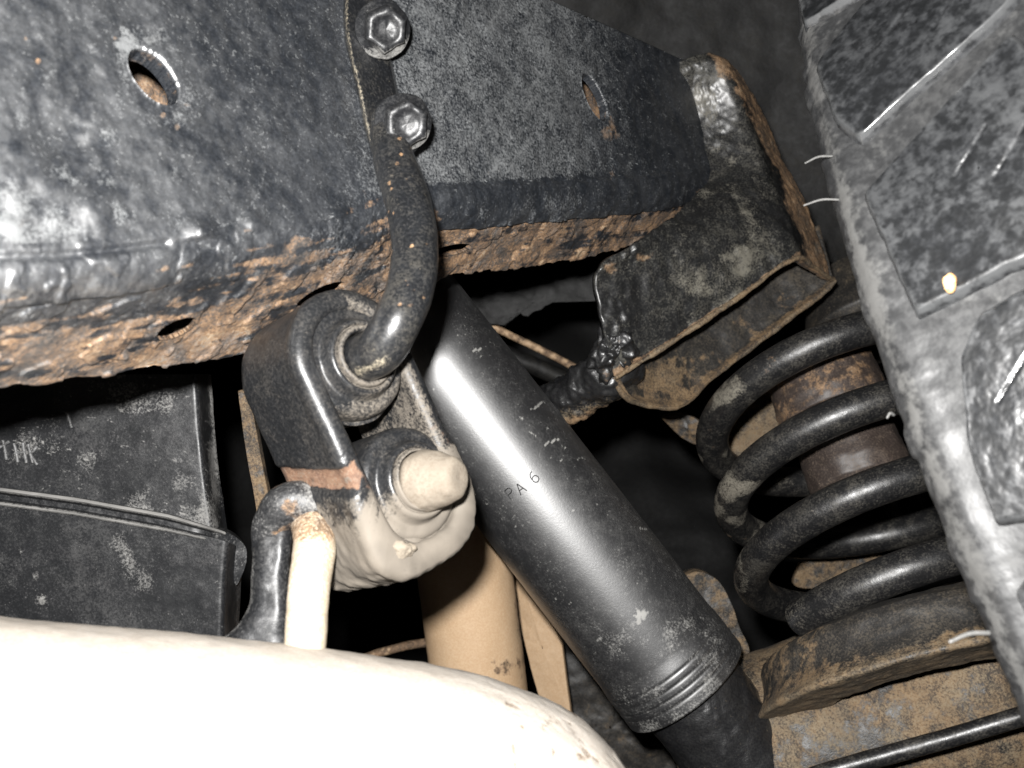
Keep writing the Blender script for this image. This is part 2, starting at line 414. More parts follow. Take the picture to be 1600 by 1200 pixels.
for (sx, sy) in [(276, 199), (143, 376), (255, 180), (180, 60), (60, 95), (40, 60)]:
    rust += .9 * np.exp(-((gx - sx)**2 + (gy - sy)**2) / (2 * 6**2))
rust[:, n1 + nc + n2 + 4:] = .7
dust = .36 * np.exp(-(seg_dist(gx, gy, [(385, -5), (392, 120), (408, 200), (416, 262), (400, 310), (370, 345), (335, 358)]) / 5)**2) * (pj < n1)[None]
dust += .30 * np.exp(-((np.hypot((gx - 243) * .8 - (gy - 122) * .55, (gx - 243) * .55 + (gy - 122) * .8 * .55) - 48) / 14)**2) * (pj < n1)[None]
blot = fbm(g, 28, 4, 60)
dust += .4 * sstep(.1, .6, bot)[None] * sstep(-.1, .25, fbm(g, 40, 4, 90))
dust += .5 * sstep(.05, .4, fbm(g, 95, 4, 88)) * sstep(460, 150, gx) * (pj < n1)[None]  # pale blotches put blue-grey reflections into the left web's colour
dust += sstep(.05, .35, blot) * .30 * sstep(420, 100, gx) * (pj < n1)[None]
dust += (.22 * np.exp(-(((gx - 40) / 160)**2 + ((gy - 250) / 130)**2)) + .3 * np.exp(-(((gx - 40) / 60)**2 + ((gy - 345) / 30)**2))) * (.6 + 1.4 * fbm(g, 130, 3, 44))
dust += .60 * sstep(440, 640, gx) * sstep(1150, 850, gx) * sstep(-30, -42, yrel + 9 * noise(np.stack([gx * .05, gx * 0, gx * 0], -1))) * (pj < n1)[None] * (.85 + .18 * fbm(g, 60, 3, 4))
tick = fbm(np.stack([(gx + gy) * .085, (gx - gy) * .45, gx * 0], -1), 1.0, 2, 17)
dust += .8 * sstep(.50, .58, tick) * sstep(560, 680, gx) * (pj < n1)[None]
scr = fbm(np.stack([gx * .3 + gy * .22, (gy * .3 - gx * .22) * .18, gx * 0], -1), .22, 3, 7)
dust += .12 * sstep(.25, .5, scr) * sstep(600, 680, gx) * (pj < n1)[None]
rust, dust = np.clip(rust, 0, 1), np.clip(dust, 0, 1)
# openings: faces inside an ellipse are cut out, the rim pulled onto the ellipse and turned inwards
holes = [(240, 120, 54, 27, 50, 'w', .006), (929, 152, 41, 13, 66, 'w', .004), (276, 514, 34, 12, -24, 'b', .0015), (500, 462, 42, 11, -27, 'b', .0015), (706, 391, 30, 8, -12, 'b', .0015)]
V = g.reshape(-1, 3).copy(); Q = grid_quads(ns, nv, False, True)
PX, PY = gx.reshape(-1), gy.reshape(-1); NR = nor.reshape(-1, 3); WT = np.clip(.25 + .85 * sstep(640, 250, gx) - .5 * rust, 0, 1).reshape(-1); RU = rust.reshape(-1); DU = dust.reshape(-1)
side = np.tile(np.where(pj < n1 + 3, 0, np.where(u_bot, 1, 2)), ns)
newV, newF, newR, newD = [], [], [], []
keep = np.ones(len(Q), bool)
DD = gd.reshape(-1)
for (hx, hy, ha, hb, ang, face, depth) in holes:
    ca, sa = math.cos(math.radians(ang)), math.sin(math.radians(ang))
    lx = ((PX - hx) * ca + (PY - hy) * sa) / ha; ly = (-(PX - hx) * sa + (PY - hy) * ca) / hb
    rr = np.hypot(lx, ly); rr = (np.abs(lx)**2.2 + np.abs(ly)**1.8)**.5
    sel = side == (0 if face == 'w' else 1)
    inside = (rr < 1) & sel
    fin = inside[Q].any(1) & sel[Q].all(1)
    keep &= ~fin
    # boundary verts of the removed set that stay
    cnt = {}
    for q in Q[fin]:
        for a, b_ in zip(q, np.roll(q, -1)):
            k = (min(a, b_), max(a, b_)); cnt[k] = cnt.get(k, 0) + 1
    bedge = [k for k, c_ in cnt.items() if c_ == 1]
    bv = sorted({i for k in bedge for i in k})
    for i in bv:
        if abs(lx[i]) < .93:
            l1, l2 = lx[i], math.copysign((1 - abs(lx[i])**2.2)**(1 / 1.8), ly[i])
        else:
            l1, l2 = lx[i] / rr[i], ly[i] / rr[i]
        nx, ny = hx + l1 * ha * ca - l2 * hb * sa, hy + l1 * ha * sa + l2 * hb * ca
        V[i] = P(nx, ny, DD[i]); PX[i], PY[i] = nx, ny
    nin = nrm(NR[bv].mean(0))
    base = len(V) + len(newV); idx = {}
    cpt = V[bv].mean(0)
    for i in bv:
        for lev, (dd, shr) in enumerate([(.25, .0), (1.0, .03)]):
            idx[(i, lev)] = len(V) + len(newV)
            newV.append(V[i] - nin * depth * dd + (cpt - V[i]) * shr * (lev)); newR.append(.3 if face == 'w' else .6); newD.append(.2 if face == 'w' else .3)
    for (a, b_) in bedge:
        newF.append((a, b_, idx[(b_, 0)], idx[(a, 0)])); newF.append((idx[(a, 0)], idx[(b_, 0)], idx[(b_, 1)], idx[(a, 1)]))
Vall = np.concatenate([V, np.array(newV)]); Fall = np.concatenate([Q[keep], np.array(newF)])
mk('box_section', Vall, Fall, MAT['rail'], rail, {'rust': np.concatenate([RU, newR]), 'dust': np.concatenate([DU, newD]), 'wet': np.concatenate([WT, np.zeros(len(newD))])})

# ---- spring bracket welded on the rail's end
vs = np.linspace(0, 1, 170)
Lc = curve([(0, 1056, 100, .499), (.2, 1084, 150, .506), (.35, 1100, 220, .506), (.5, 1103, 290, .496), (.6, 1050, 345, .470), (.7, 985, 385, .449), (.78, 937, 415, .441), (.88, 935, 480, .443), (1, 962, 590, .452)], vs)
Rc = curve([(0, 1112, 76, .500), (.2, 1147, 130, .503), (.35, 1166, 190, .503), (.5, 1188, 250, .500), (.6, 1203, 290, .496), (.7, 1217, 325, .491), (.78, 1226, 350, .487), (.88, 1236, 378, .485), (1, 1243, 404, .483)], vs)
Oc = curve([(0, 1128, 82, .535), (.2, 1178, 150, .535), (.35, 1205, 205, .535), (.5, 1230, 265, .532), (.6, 1252, 305, .525), (.7, 1268, 342, .524), (.78, 1279, 372, .523), (.88, 1290, 405, .521), (1, 1301, 437, .519)], vs)
L3, R3, O3 = P(*Lc.T), P(*Rc.T), P(*Oc.T)
t1 = np.linspace(0, 1, 120); t2 = np.linspace(0, 1, 50)
Rm1 = R3 + nrm(L3 - R3) * .008; Rm2 = R3 + nrm(O3 - R3) * .008; tq = np.linspace(0, 1, 16)[1:-1]
front = lerp(L3, Rm1, t1)
rnd = ((1 - tq)**2)[None, :, None] * Rm1[:, None] + (2*tq*(1 - tq))[None, :, None] * R3[:, None] + (tq**2)[None, :, None] * Rm2[:, None]
sidef = lerp(Rm2, O3, t2)
g = np.concatenate([front, rnd, sidef], 1)
nor = grid_normals(g)
if np.mean(nor @ FWD) > 0: nor = -nor
gx, gy, gd = proj(g)
edge_top = np.exp(-(vs / .035)**2)[:, None]
disp = .0014 * fbm(g, 55, 4, 8) + .0008 * fbm(g, 180, 3, 2) - .004 * edge_top
ridge = seg_dist(gx, gy, [(1112, 76), (1147, 130), (1166, 190), (1188, 250), (1217, 325), (1243, 404)])
disp += .0012 * np.exp(-(ridge / 16)**2)
disp -= .0025 * np.exp(-(((gx - 1090) / 60)**2 + ((gy - 190) / 60)**2))
disp += .0020 * np.exp(-(((gx - 962) / 34)**2 + ((gy - 500) / 40)**2)) * (1 + 1.2 * fbm(g, 260, 3, 5))
disp += .0020 * np.exp(-(seg_dist(gx, gy, [(937, 420), (1000, 385), (1050, 350), (1100, 300)]) / 9)**2) * (1 + fbm(g, 300, 3, 1))
g = g + nor * disp[..., None]
th = .0028
gb = g + (-nor) * th
rust = .85 * np.exp(-(seg_dist(gx, gy, [(1130, 85), (1178, 150), (1230, 265), (1268, 342), (1301, 437)]) / 22)**2)
rust += .6 * np.exp(-(seg_dist(gx, gy, [(1175, 145), (1205, 215)]) / 14)**2) + .55 * np.exp(-(seg_dist(gx, gy, [(1235, 320), (1285, 415)]) / 18)**2)
rust += .95 * np.exp(-(seg_dist(gx, gy, [(960, 594), (1060, 530), (1150, 470), (1243, 404), (1301, 437)]) / 8)**2)
rust += .7 * np.exp(-(((gx - 1010) / 60)**2 + ((gy - 575) / 16)**2)) + .5 * np.exp(-(((gx - 950) / 18)**2 + ((gy - 420) / 14)**2))
rust += .5 * np.exp(-(((gx - 1000) / 30)**2 + ((gy - 400) / 12)**2)) + .6 * np.exp(-(((gx - 965) / 12)**2 + ((gy - 492) / 12)**2))
dust = .34 * sstep(-.1, .35, fbm(g, 40, 4, 33)) * sstep(60, 15, np.abs(ridge - 70)) + .25 * sstep(-.05, .3, fbm(g, 70, 3, 41)) + .1
dust += .35 * np.exp(-(((gx - 1130) / 70)**2 + ((gy - 440) / 50)**2))
nu_, nv_ = g.shape[:2]
gg = np.stack([g, gb], 0)
# closed sheet: front + back + rim
Vb = np.concatenate([g.reshape(-1, 3), gb.reshape(-1, 3)]); q0 = grid_quads(nu_, nv_)
off = nu_ * nv_
ring = list(range(nv_)) + [i * nv_ + nv_ - 1 for i in range(1, nu_)] + [(nu_ - 1) * nv_ + j for j in range(nv_ - 2, -1, -1)] + [i * nv_ for i in range(nu_ - 2, 0, -1)]
rim = np.array([(a, b_, b_ + off, a + off) for a, b_ in zip(ring, ring[1:] + ring[:1])])
sb = mk('spring_bracket', Vb, np.concatenate([q0, q0[:, ::-1] + off, rim]), MAT['bracket'], rail,
        {'rust': np.clip(np.tile(rust.reshape(-1), 2), 0, 1), 'dust': np.clip(np.tile(dust.reshape(-1), 2), 0, 1)}, label='boxed spring bracket with rusty open lower edge')

# back wall of the open bracket: seen rusty below the front edge
tv = np.linspace(0, 1, 110)
E2 = curve([(0, 958, 592, .456), (.08, 975, 618, .462), (.18, 1005, 632, .474), (.26, 1050, 637, .486), (.42, 1110, 592, .500), (.6, 1180, 538, .510), (.8, 1245, 488, .516), (.94, 1292, 452, .519), (1, 1303, 439, .520)], tv)
E1 = curve([(0, 958, 585, .457), (.1, 985, 550, .470), (.25, 1040, 500, .495), (.6, 1150, 425, .520), (.9, 1245, 365, .530), (1, 1280, 350, .530)], tv)
a3, b3 = P(*E1.T), P(*E2.T)
rows = np.linspace(0, 1, 60)
g = lerp(a3, b3, rows)
nor = grid_normals(g); nor = -nor if np.mean(nor @ FWD) > 0 else nor
g = g + nor * (.0013 * fbm(g, 90, 4, 12))[..., None] + nor * (.003 * np.exp(-((1 - rows) / .06)**2))[None, :, None]
gx, gy, gd = proj(g)
rust = .05 + .45 * sstep(.05, .3, fbm(g, 60, 3, 71)) + .9 * np.exp(-((1 - rows) / .08)**2)[None] + .6 * np.exp(-(((gx - 1040) / 60)**2 + ((gy - 590) / 45)**2))
dust = .5 * np.exp(-(((gx - 1040) / 70)**2 + ((gy - 585) / 45)**2)) * .7 + .08 + 0 * gx
gb = g - nor * .0026
Vb = np.concatenate([g.reshape(-1, 3), gb.reshape(-1, 3)]); nu_, nv_ = g.shape[:2]; off = nu_ * nv_; q0 = grid_quads(nu_, nv_)
ring = list(range(nv_)) + [i * nv_ + nv_ - 1 for i in range(1, nu_)] + [(nu_ - 1) * nv_ + j for j in range(nv_ - 2, -1, -1)] + [i * nv_ for i in range(nu_ - 2, 0, -1)]
rim = np.array([(a, b_, b_ + off, a + off) for a, b_ in zip(ring, ring[1:] + ring[:1])])
mk('back_wall', Vb, np.concatenate([q0, q0[:, ::-1] + off, rim]), MAT['rusty'], sb, {'rust': np.clip(np.tile(rust.reshape(-1), 2), 0, 1), 'dust': np.clip(np.tile(dust.reshape(-1), 2), 0, 1)})

rim_pts = P(*E2[4:].T) - FWD * .0012
g = tube_grid(rim_pts, .0013, 160, 14, amp=.0011, nsc=90)
mk('lower_rim', g.reshape(-1, 3), grid_quads(*g.shape[:2], False, True), MAT['rusty'], sb, {'rust': np.full(g.shape[0]*14, .8), 'dust': np.full(g.shape[0]*14, .45)})
e_ = np.array([(962, 590, .451), (1010, 560, .457), (1060, 528, .462), (1120, 488, .468), (1180, 446, .475), (1222, 414, .480), (1243, 404, .4825), (1270, 416, .499), (1300, 437, .517)])
g = tube_grid(P(*e_.T), .0011, 160, 14, amp=.0011, nsc=90)
mk('upper_rim', g.reshape(-1, 3), grid_quads(*g.shape[:2], False, True), MAT['rusty'], sb, {'rust': np.full(g.shape[0]*14, .7), 'dust': np.full(g.shape[0]*14, .45)})

# tar-covered arm that runs from the bracket behind the shock absorber
g = tube_grid(P([1000, 960, 915, 870, 820, 760], [575, 580, 610, 632, 655, 690], [.470, .465, .474, .485, .495, .51]), [.006, .0105, .0115, .0125, .0125, .012], 120, 72, amp=.0050, nsc=75, ell=.8)
g = g + nrm(g - g.mean(1, keepdims=True)) * (.0013 * fbm(g, 330, 3, 4))[..., None]
gx, gy, gd = proj(g)
mk('bracket_arm', g.reshape(-1, 3), grid_quads(g.shape[0], g.shape[1], False, True), MAT['tar'], rail,
   {'rust': (.62 * sstep(635, 665, gy + .3 * (gx - 880) + 10 * fbm(g, 90, 3))).reshape(-1), 'dust': (.42 * sstep(620, 650, gy + .25 * (gx - 880))).reshape(-1)}, label='lumpy tar covered arm behind the shock absorber')
# weld lump under the bracket's left corner
th_, ph_ = np.linspace(0, math.pi, 50), np.linspace(0, 2*math.pi, 70, endpoint=False)
def blob(c, r3, amp, nsc, off=0.0, n=(50, 70), ax=None):
    th_, ph_ = np.linspace(0.001, math.pi - .001, n[0]), np.linspace(0, 2*math.pi, n[1], endpoint=False)
    s = np.stack([np.sin(th_)[:, None] * np.cos(ph_), np.sin(th_)[:, None] * np.sin(ph_), np.repeat(np.cos(th_)[:, None], n[1], 1)], -1)
    A = np.stack([RT, UP, FWD]) if ax is None else np.asarray(ax)
    q = (s * np.asarray(r3)) @ A
    return np.asarray(c) + q * (1 + amp * fbm(q + np.asarray(c), nsc, 4, off))[..., None]
g = blob(P(957, 545, .456), (.0085, .012, .009), 1.1, 130, 3)
mk('weld_lump', g.reshape(-1, 3), grid_quads(*g.shape[:2], False, True), MAT['tar'], rail, {'rust': np.full(3500, .2), 'dust': np.full(3500, .05)})

# ================================================================== EXHAUST HANGER (hook bolted to the rail)
def rail_d(x): return 1 / (4.6 - .002358 * x)
hook = empty('exhaust_hanger', P(600, 120, .315), 'black hook shaped hanger rod bolted to the frame rail with two bolts', 'hanger')
# flat strip
ts = np.linspace(0, 1, 90); us = np.linspace(0, 1, 26)
cl = curve([(0, 568, -12), (.2, 572, 50), (.5, 590, 140), (.75, 606, 215), (1, 622, 280)], ts)
hw = curve([(0, 32), (.1, 35), (.5, 35), (.8, 34), (1, 26)], ts)[:, 0]
dd_ = np.array([rail_d(x) * (1 + .00026 * (345 - y)) for x, y in cl]) - .0035
px_ = cl[:, 0][:, None] + (us * 2 - 1)[None] * hw[:, None]; py_ = cl[:, 1][:, None] - .28 * (us * 2 - 1)[None] * hw[:, None] * 0 + 0 * px_
e = np.abs(us * 2 - 1)
bulge = .0085 * sstep(.70, 1.0, e)**2
dk = np.array([[rail_d(x) for x in r] for r in px_]) * (1 + .00026 * (345 - py_)) - .0066
g = P(px_, py_, dk + bulge[None])
g = g - FWD * (.0004 * fbm(g, 120, 3))[..., None]
du_ = (.42 * np.exp(-((us - .10) / .05)**2)[None] + 0 * px_) + .10
gridobj('mounting_strip', g, MAT['paint'], hook, attrs={'dust': du_.reshape(-1), 'rust': np.zeros(g.shape[0]*g.shape[1])})
# flange bolts
bn = nrm(-FWD * .86 + RT * .30 - UP * .28)
def bolt(px, py, d, s):
    c = P(px, py, d); e1 = nrm(UP - bn * (UP @ bn)); e2 = np.cross(bn, e1)
    th = np.linspace(0, 2*math.pi, 48, endpoint=False)
    hexr = np.cos(math.pi/6) / np.cos((th % (math.pi/3)) - math.pi/6)
    prof = [(0, 1.28, 0), (.10, 1.3, 0), (.20, 1.25, 0), (.30, 1.03, .7), (.75, 1.0, 1), (.95, .97, 1), (1.05, .86, .6), (1.06, .6, 0), (.96, .54, 0), (.92, .3, 0), (.92, .01, 0)]
    rows = []
    for h, r, hx in prof:
        rr = r * ((1 - hx) + hx * (hexr * .93 / .9))
        rows.append(c + bn * h * s + s * rr[:, None] * (np.cos(th)[:, None] * e1 + np.sin(th)[:, None] * e2))
    g = np.array(rows); g = g + (fbm(g, 160, 3) * .0011)[..., None] * bn + (fbm(g, 200, 3, 50) * .0008)[..., None] * e1
    x, y, _ = proj(g)
    dsm = .6 * sstep(.35, .9, ((x - px) * .25 + (y - py) * .9) / 34) * (np.arange(len(prof)) < 6)[:, None] + .12
    return gridobj('bolt', g, MAT['plastic'], hook, cv=True, attrs={'dust': dsm.reshape(-1), 'rust': np.full(dsm.size, .0)})
bolt(597, 46, .3225, .0070); bolt(629, 191, .3085, .0069)
# cast shoulder of the strip around the bolts
for (bx, by, bd_) in [(590, 50, .3265), (621, 199, .3120)]:
    g = blob(P(bx, by, bd_ + .0015), (.0088, .0098, .003), .12, 160)
    mk('boss', g.reshape(-1, 3), grid_quads(*g.shape[:2], False, True), MAT['paint'], hook, {'dust': np.full(3500, .2), 'rust': np.zeros(3500)})

# ================================================================== RUBBER ISOLATOR
iso = empty('rubber_isolator', P(570, 680, .30), 'oval rubber exhaust isolator in a steel strap, mud coated lower half', 'isolator')
bx_ = nrm(RT * .66 + UP * .25 - FWD * .71)                            # bushing axis, towards the viewer and right
lg = RT * .44 - UP * .86 + FWD * .0; lg = nrm(lg - bx_ * (lg @ bx_))    # long axis, downwards
sh = np.cross(bx_, lg); sh = sh if sh @ RT > 0 else -sh                # short axis, to the right
IC = P(556, 676, .295)
HL, HW, HD = .0205, .0195, .0165                                       # straight half length, half width (end radius), half depth
def stadium(r, n=160, hl=HL):
    """points round an oval of end radius r: (along short, along long)"""
    per = 4*hl + 2*math.pi*r; t = np.linspace(0, per, n, endpoint=False); out = []
    for s in t:
        if s < 2*hl: out.append((-r, -hl + s))
        elif s < 2*hl + math.pi*r:
            a = (s - 2*hl) / r; c_, s_ = math.cos(a), math.sin(a); e_ = 2 / 2.7
            out.append((-r * math.copysign(abs(c_)**e_, c_), hl + r * 1.06 * abs(s_)**e_))
        elif s < 4*hl + math.pi*r: out.append((r, hl - (s - 2*hl - math.pi*r)))
        else:
            a = (s - 4*hl - math.pi*r) / r; out.append((r*math.cos(a), -hl - r*math.sin(a)))
    return np.array(out)
prof = [(-1.0, -.0060), (-1.03, -.003), (-.98, -.0006), (-.85, 0), (.62, 0), (.76, .0004), (.86, .0002), (.94, -.0008), (.99, -.0022), (1.0, -.0038), (.97, -.0052), (.90, -.0062), (-1.0, -.0062)]
prof = np.concatenate([dense(prof[:5], 60), dense(prof[4:], 44)[1:]])
S = []
npt = 260
for dz, dr in prof:
    q = stadium(HW + dr, npt)
    S.append(IC + bx_ * dz * HD + q[:, :1] * sh + q[:, 1:] * lg)
g = np.array(S)
lc = (g - IC) @ lg; sc_ = (g - IC) @ sh; dc = (g - IC) @ bx_
outer = (prof[:, 1] > -.0012)[:, None]
rad_dir = g - (IC + bx_ * ((g - IC) @ bx_)[..., None] + lg * np.clip(lc, -HL, HL)[..., None]); rad_dir = nrm(rad_dir)
sk = lc - .22 * dc
skn = sk + .0012 * fbm(g, 120, 3, 70)
band = sstep(.0030, .0042, skn) * sstep(.0105, .0090, skn) * (sc_ < 0) * outer
disp = -.0011 * band + .0005 * fbm(g, 90, 3) * outer
low = sstep(.010, .0125, sk)
disp += outer * low * .0030 * np.exp(-(((sc_ + .017) / .010)**2 + ((lc - .033) / .012)**2))
disp += .0009 * low * outer + low * outer * (.0012 * fbm(g, 110, 4, 6))
disp += .0012 * low * sstep(.024, .04, lc) * (1 + fbm(g, 160, 3, 9))
disp += low * outer * .0004 * fbm(g, 420, 3, 12)
g = g + rad_dir * disp[..., None]
mud = np.clip(.22 + .8 * sstep(.010, .030, sk + .008 * fbm(g, 160, 3, 2)), 0, 1) * low + .10 + .25 * band
mud -= .35 * low * sstep(.12, .4, fbm(g, 300, 3, 55)) * sstep(.036, .014, lc)
mud += .35 * np.exp(-((dc - HD * .98) / .003)**2) * low
mud += (.42 + .3 * fbm(g, 200, 3, 80)) * (~outer) * (sc_ > .004)  # inner right wall: its lit look is put into the colour as paler grey
scrt = fbm(np.stack([lc * 240, dc * 240, sc_ * 100], -1), 1.0, 2, 5)
mud += .3 * sstep(.42, .6, scrt)
gridobj('steel_strap', g, MAT['rubber'], iso, cv=True, attrs={'rust': np.clip(band * (.75 + .5 * fbm(g, 110, 3, 8)) + .35 * (np.abs(sk - .007) < .007) * np.exp(-((dc - HD) / .003)**2), 0, 1).reshape(-1), 'dust': np.clip(mud, 0, 1).reshape(-1)})
# two bushings with stepped, ringed faces
def bushing(cl_, hole, mudm, off):
    c0 = IC + lg * cl_ - bx_ * HD * .9
    r0 = .0166
    pr = [(0, hole), (0, r0 * .9), (.001, r0), (HD * 1.62, r0), (HD * 1.74, r0 * .97), (HD * 1.80, r0 * .90), (HD * 1.80, r0 * .80), (HD * 1.80, r0 * .74), (HD * 1.90, r0 * .69), (HD * 2.02, r0 * .66),
          (HD * 2.06, r0 * .61), (HD * 2.04, r0 * .57), (HD * 1.97, r0 * .545), (HD * 2.10, r0 * .53), (HD * 2.13, r0 * .50), (HD * 2.10, hole * 1.04), (HD * 1.9, hole), (0, hole)]
    pr = dense(pr, 130)
    g = lathe_grid(c0, bx_, pr, 110, e1=-lg)
    x, y, _ = proj(g)
    rel = (g - (IC + lg * cl_)) @ lg
    g = g + bx_ * (.0006 * fbm(g, 120, 3, off))[..., None] + nrm(rel[..., None] * lg) * 0
    dst = .18 + .5 * np.exp(-((pr[:, 1] - .0085) / .0012)**2)[:, None] * (1 + 0*x) * (pr[:, 0] > HD)[:, None]
    dst = dst + mudm * sstep(-.006, .008, rel) + .35 * sstep(.006, .013, rel)
    return gridobj('rubber_bushing', g, MAT['rubber'], iso, cv=True, attrs={'dust': np.clip(dst, 0, 1).reshape(-1), 'rust': np.zeros(dst.size)})
UPB, LOB = -.0190, .0190
bushing(UPB, .0069, .0, 1); bushing(LOB, .0078, .75, 7)
for cl_, dep_, m0, m1 in ((UPB, .55, .12, .25), (LOB, .80, .30, .75)):
    fill = [(HD * dep_ + .0012 * math.sin(3 * t), max(.0002, (HW - .003) * (1 - t))) for t in np.linspace(0, 1, 30)]
    g = lathe_grid(IC + lg * (cl_ + .0012), bx_, fill, 90)
    g = g + bx_ * (.0016 * fbm(g, 150, 4, 3))[..., None]
    gx, gy, gd = proj(g)
    gridobj('rubber_core', g, MAT['rubber'], iso, cv=True, attrs={'dust': np.clip(m0 + m1 * sstep(-.004, .008, (g - IC - lg * cl_) @ lg), 0, 1).reshape(-1), 'rust': np.zeros(gx.size)})
# rod
rp = np.array([(604, 206, .3090, .0052), (619, 262, .3030, .0066), (640, 325, .294, .0067), (648, 390, .286, .0067), (641, 450, .279, .0067), (617, 510, .2735, .0067)])
uc = IC + lg * UPB
pts = np.concatenate([P(rp[:, 0], rp[:, 1], rp[:, 2]), [uc + bx_ * .027, uc + bx_ * .015, uc - bx_ * .012, uc - bx_ * .0235]])
rr_ = list(rp[:, 3]) + [.0067, .0067, .0064, .0062]
g = tube_grid(pts, rr_, 200, 40, amp=.0004, nsc=90)
gx, gy, gd = proj(g)
rst = np.zeros(g.shape[:2])
for k in range(26):
    sx, sy = rng.uniform(595, 675), rng.uniform(215, 480)
    rst += .95 * np.exp(-((gx - sx)**2 + (gy - sy)**2) / (2 * rng.uniform(1.4, 2.6)**2))
rst += .3 * sstep(0, -40, gx - 440)
dst = .5 * np.exp(-(seg_dist(gx, gy, [(560, 580), (600, 565)]) / 10)**2) + .9 * sstep(0, -30, gx - 440) + .05
mk('rod', g.reshape(-1, 3), grid_quads(*g.shape[:2], False, True), MAT['paint'], hook, {'rust': np.clip(rst, 0, 1).reshape(-1), 'dust': np.clip(dst, 0, 1).reshape(-1)})
for (lx_, sx_, r_) in [(.034, -.013, .0036), (.030, .0195, .0050), (.021, .0205, .0042)]:
    c = IC + lg * lx_ + sh * sx_ + bx_ * HD * (.95 if sx_ < .01 else .4)
    g = blob(c, (r_, r_ * .8, r_ * .7), .9, 260, lx_ * 900, (24, 32))
    mk('mud_clod', g.reshape(-1, 3), grid_quads(24, 32, False, True), MAT['mud'], iso, {'dust': np.full(768, .6), 'rust': np.zeros(768)})

# ================================================================== MUFFLER with its hanger
muf = empty('muffler', P(300, 1180, .22), 'pale dusty muffler glaring white in the flash at the bottom left', 'muffler')
A0, A1 = P(-260, 1340, .235), P(985, 1420, .266)
ax = nrm(A1 - A0); Lm = np.linalg.norm(A1 - A0); RM = .0575
pr = [(-.10, RM), (0, RM), (Lm * .62, RM), (Lm * .70, RM * .985), (Lm * .78, RM * .95), (Lm * .86, RM * .88), (Lm * .92, RM * .78), (Lm * .965, RM * .64), (Lm * .99, RM * .46), (Lm, RM * .25), (Lm * 1.0, .001)]
pr = dense(pr, 220, True)
g = lathe_grid(A0, ax, pr, 200)
nor = grid_normals(g, False, True)
g = g + nor * (.0006 * fbm(g, 60, 4) + .0003 * fbm(g, 260, 3))[..., None]
gx, gy, gd = proj(g)
gridobj('shell', g, MAT['shell'], muf, cv=True, attrs={'dust': (.25 + .3 * sstep(-.1, .3, fbm(g, 50, 3, 2))).reshape(-1), 'rust': (.28 * sstep(.18, .5, fbm(g, 120, 4, 8)) + .55 * sstep(640, 860, gx) * sstep(.0, .35, fbm(g, 220, 3, 19))).reshape(-1)})
# bent plate (dark, left) with a flared foot, and the round hanger rod that ends as the blunt pin
prow = curve([(0, 440, 800, .288, 22), (.05, 436, 806, .287, 26), (.12, 430, 818, .285, 28), (.25, 427, 840, .283, 29), (.55, 421, 900, .280, 29), (.78, 418, 955, .277, 33), (.9, 408, 985, .275, 45), (1, 396, 1012, .273, 70)], np.linspace(0, 1, 90))
us = np.linspace(-1, 1, 22)
g = P(prow[:, 0][:, None] + us[None] * prow[:, 3][:, None], prow[:, 1][:, None] + 0*us[None], prow[:, 2][:, None] + .004 * (us**4)[None])
g = g - FWD * (.0006 * fbm(g, 150, 3))[..., None]
gb = g + FWD * .0035
nu_, nv_ = g.shape[:2]; off = nu_*nv_; q0 = grid_quads(nu_, nv_)
ring = list(range(nv_)) + [i * nv_ + nv_ - 1 for i in range(1, nu_)] + [(nu_ - 1) * nv_ + j for j in range(nv_ - 2, -1, -1)] + [i * nv_ for i in range(nu_ - 2, 0, -1)]
rim = np.array([(a, b_, b_ + off, a + off) for a, b_ in zip(ring, ring[1:] + ring[:1])])
gx, gy, gd = proj(g)
dst = .22 + .12 * sstep(800, 770, gy) + .15 * sstep(440, 455, gx) + .35 * np.exp(-((us + 1) / .12)**2)[None]
mk('hanger_plate', np.concatenate([g.reshape(-1, 3), gb.reshape(-1, 3)]), np.concatenate([q0, q0[:, ::-1] + off, rim]), MAT['plastic'], muf, {'dust': np.clip(np.tile(dst.reshape(-1), 2), 0, 1), 'rust': np.tile((.4 * sstep(790, 770, gy)).reshape(-1), 2)})
pin0 = IC + lg * LOB
rp = [(474, 1060, .262, .0055), (479, 980, .266, .0055), (485, 900, .272, .0057), (491, 858, .278, .0058)]
pts = [P(a, b_, c_) for a, b_, c_, r_ in rp] + [P(489, 828, .285), P(480, 800, .291)]
rr_ = [r_ for *_, r_ in rp] + [.0058, .0056]
g = tube_grid(np.array(pts), rr_, 120, 40, amp=.0005, nsc=120)
gx, gy, gd = proj(g)
mk('hanger_rod', g.reshape(-1, 3), grid_quads(*g.shape[:2], False, True), MAT['tan'], muf, {'dust': (.35 + 0*gx).reshape(-1), 'rust': (.95 * sstep(868, 822, gy + 10 * fbm(g, 200, 3)) + .18 * sstep(.1, .4, fbm(g, 150, 3))).clip(0, 1).reshape(-1)})
g = tube_grid(np.array([P(424, 870, .290), P(427, 818, .288), P(450, 787, .287), P(484, 788, .289), P(515, 800, .299), pin0 - bx_ * .019, pin0 - bx_ * .008]), [.0050, .0056, .0062, .0064, .0064, .0064, .0064], 140, 40, amp=.0009, nsc=110)
gx, gy, gd = proj(g)
mk('hanger_arch', g.reshape(-1, 3), grid_quads(*g.shape[:2], False, True), MAT['plastic'], muf, {'dust': (.32 + .25 * sstep(440, 500, gx) + 0*gx).reshape(-1), 'rust': (.5 * sstep(.0, .3, fbm(g, 90, 3, 3))).reshape(-1)})
g = tube_grid(np.array([pin0 - bx_ * .008, pin0 + bx_ * .004, pin0 + bx_ * .018]), .0068, 40, 40, amp=.0004, nsc=120)
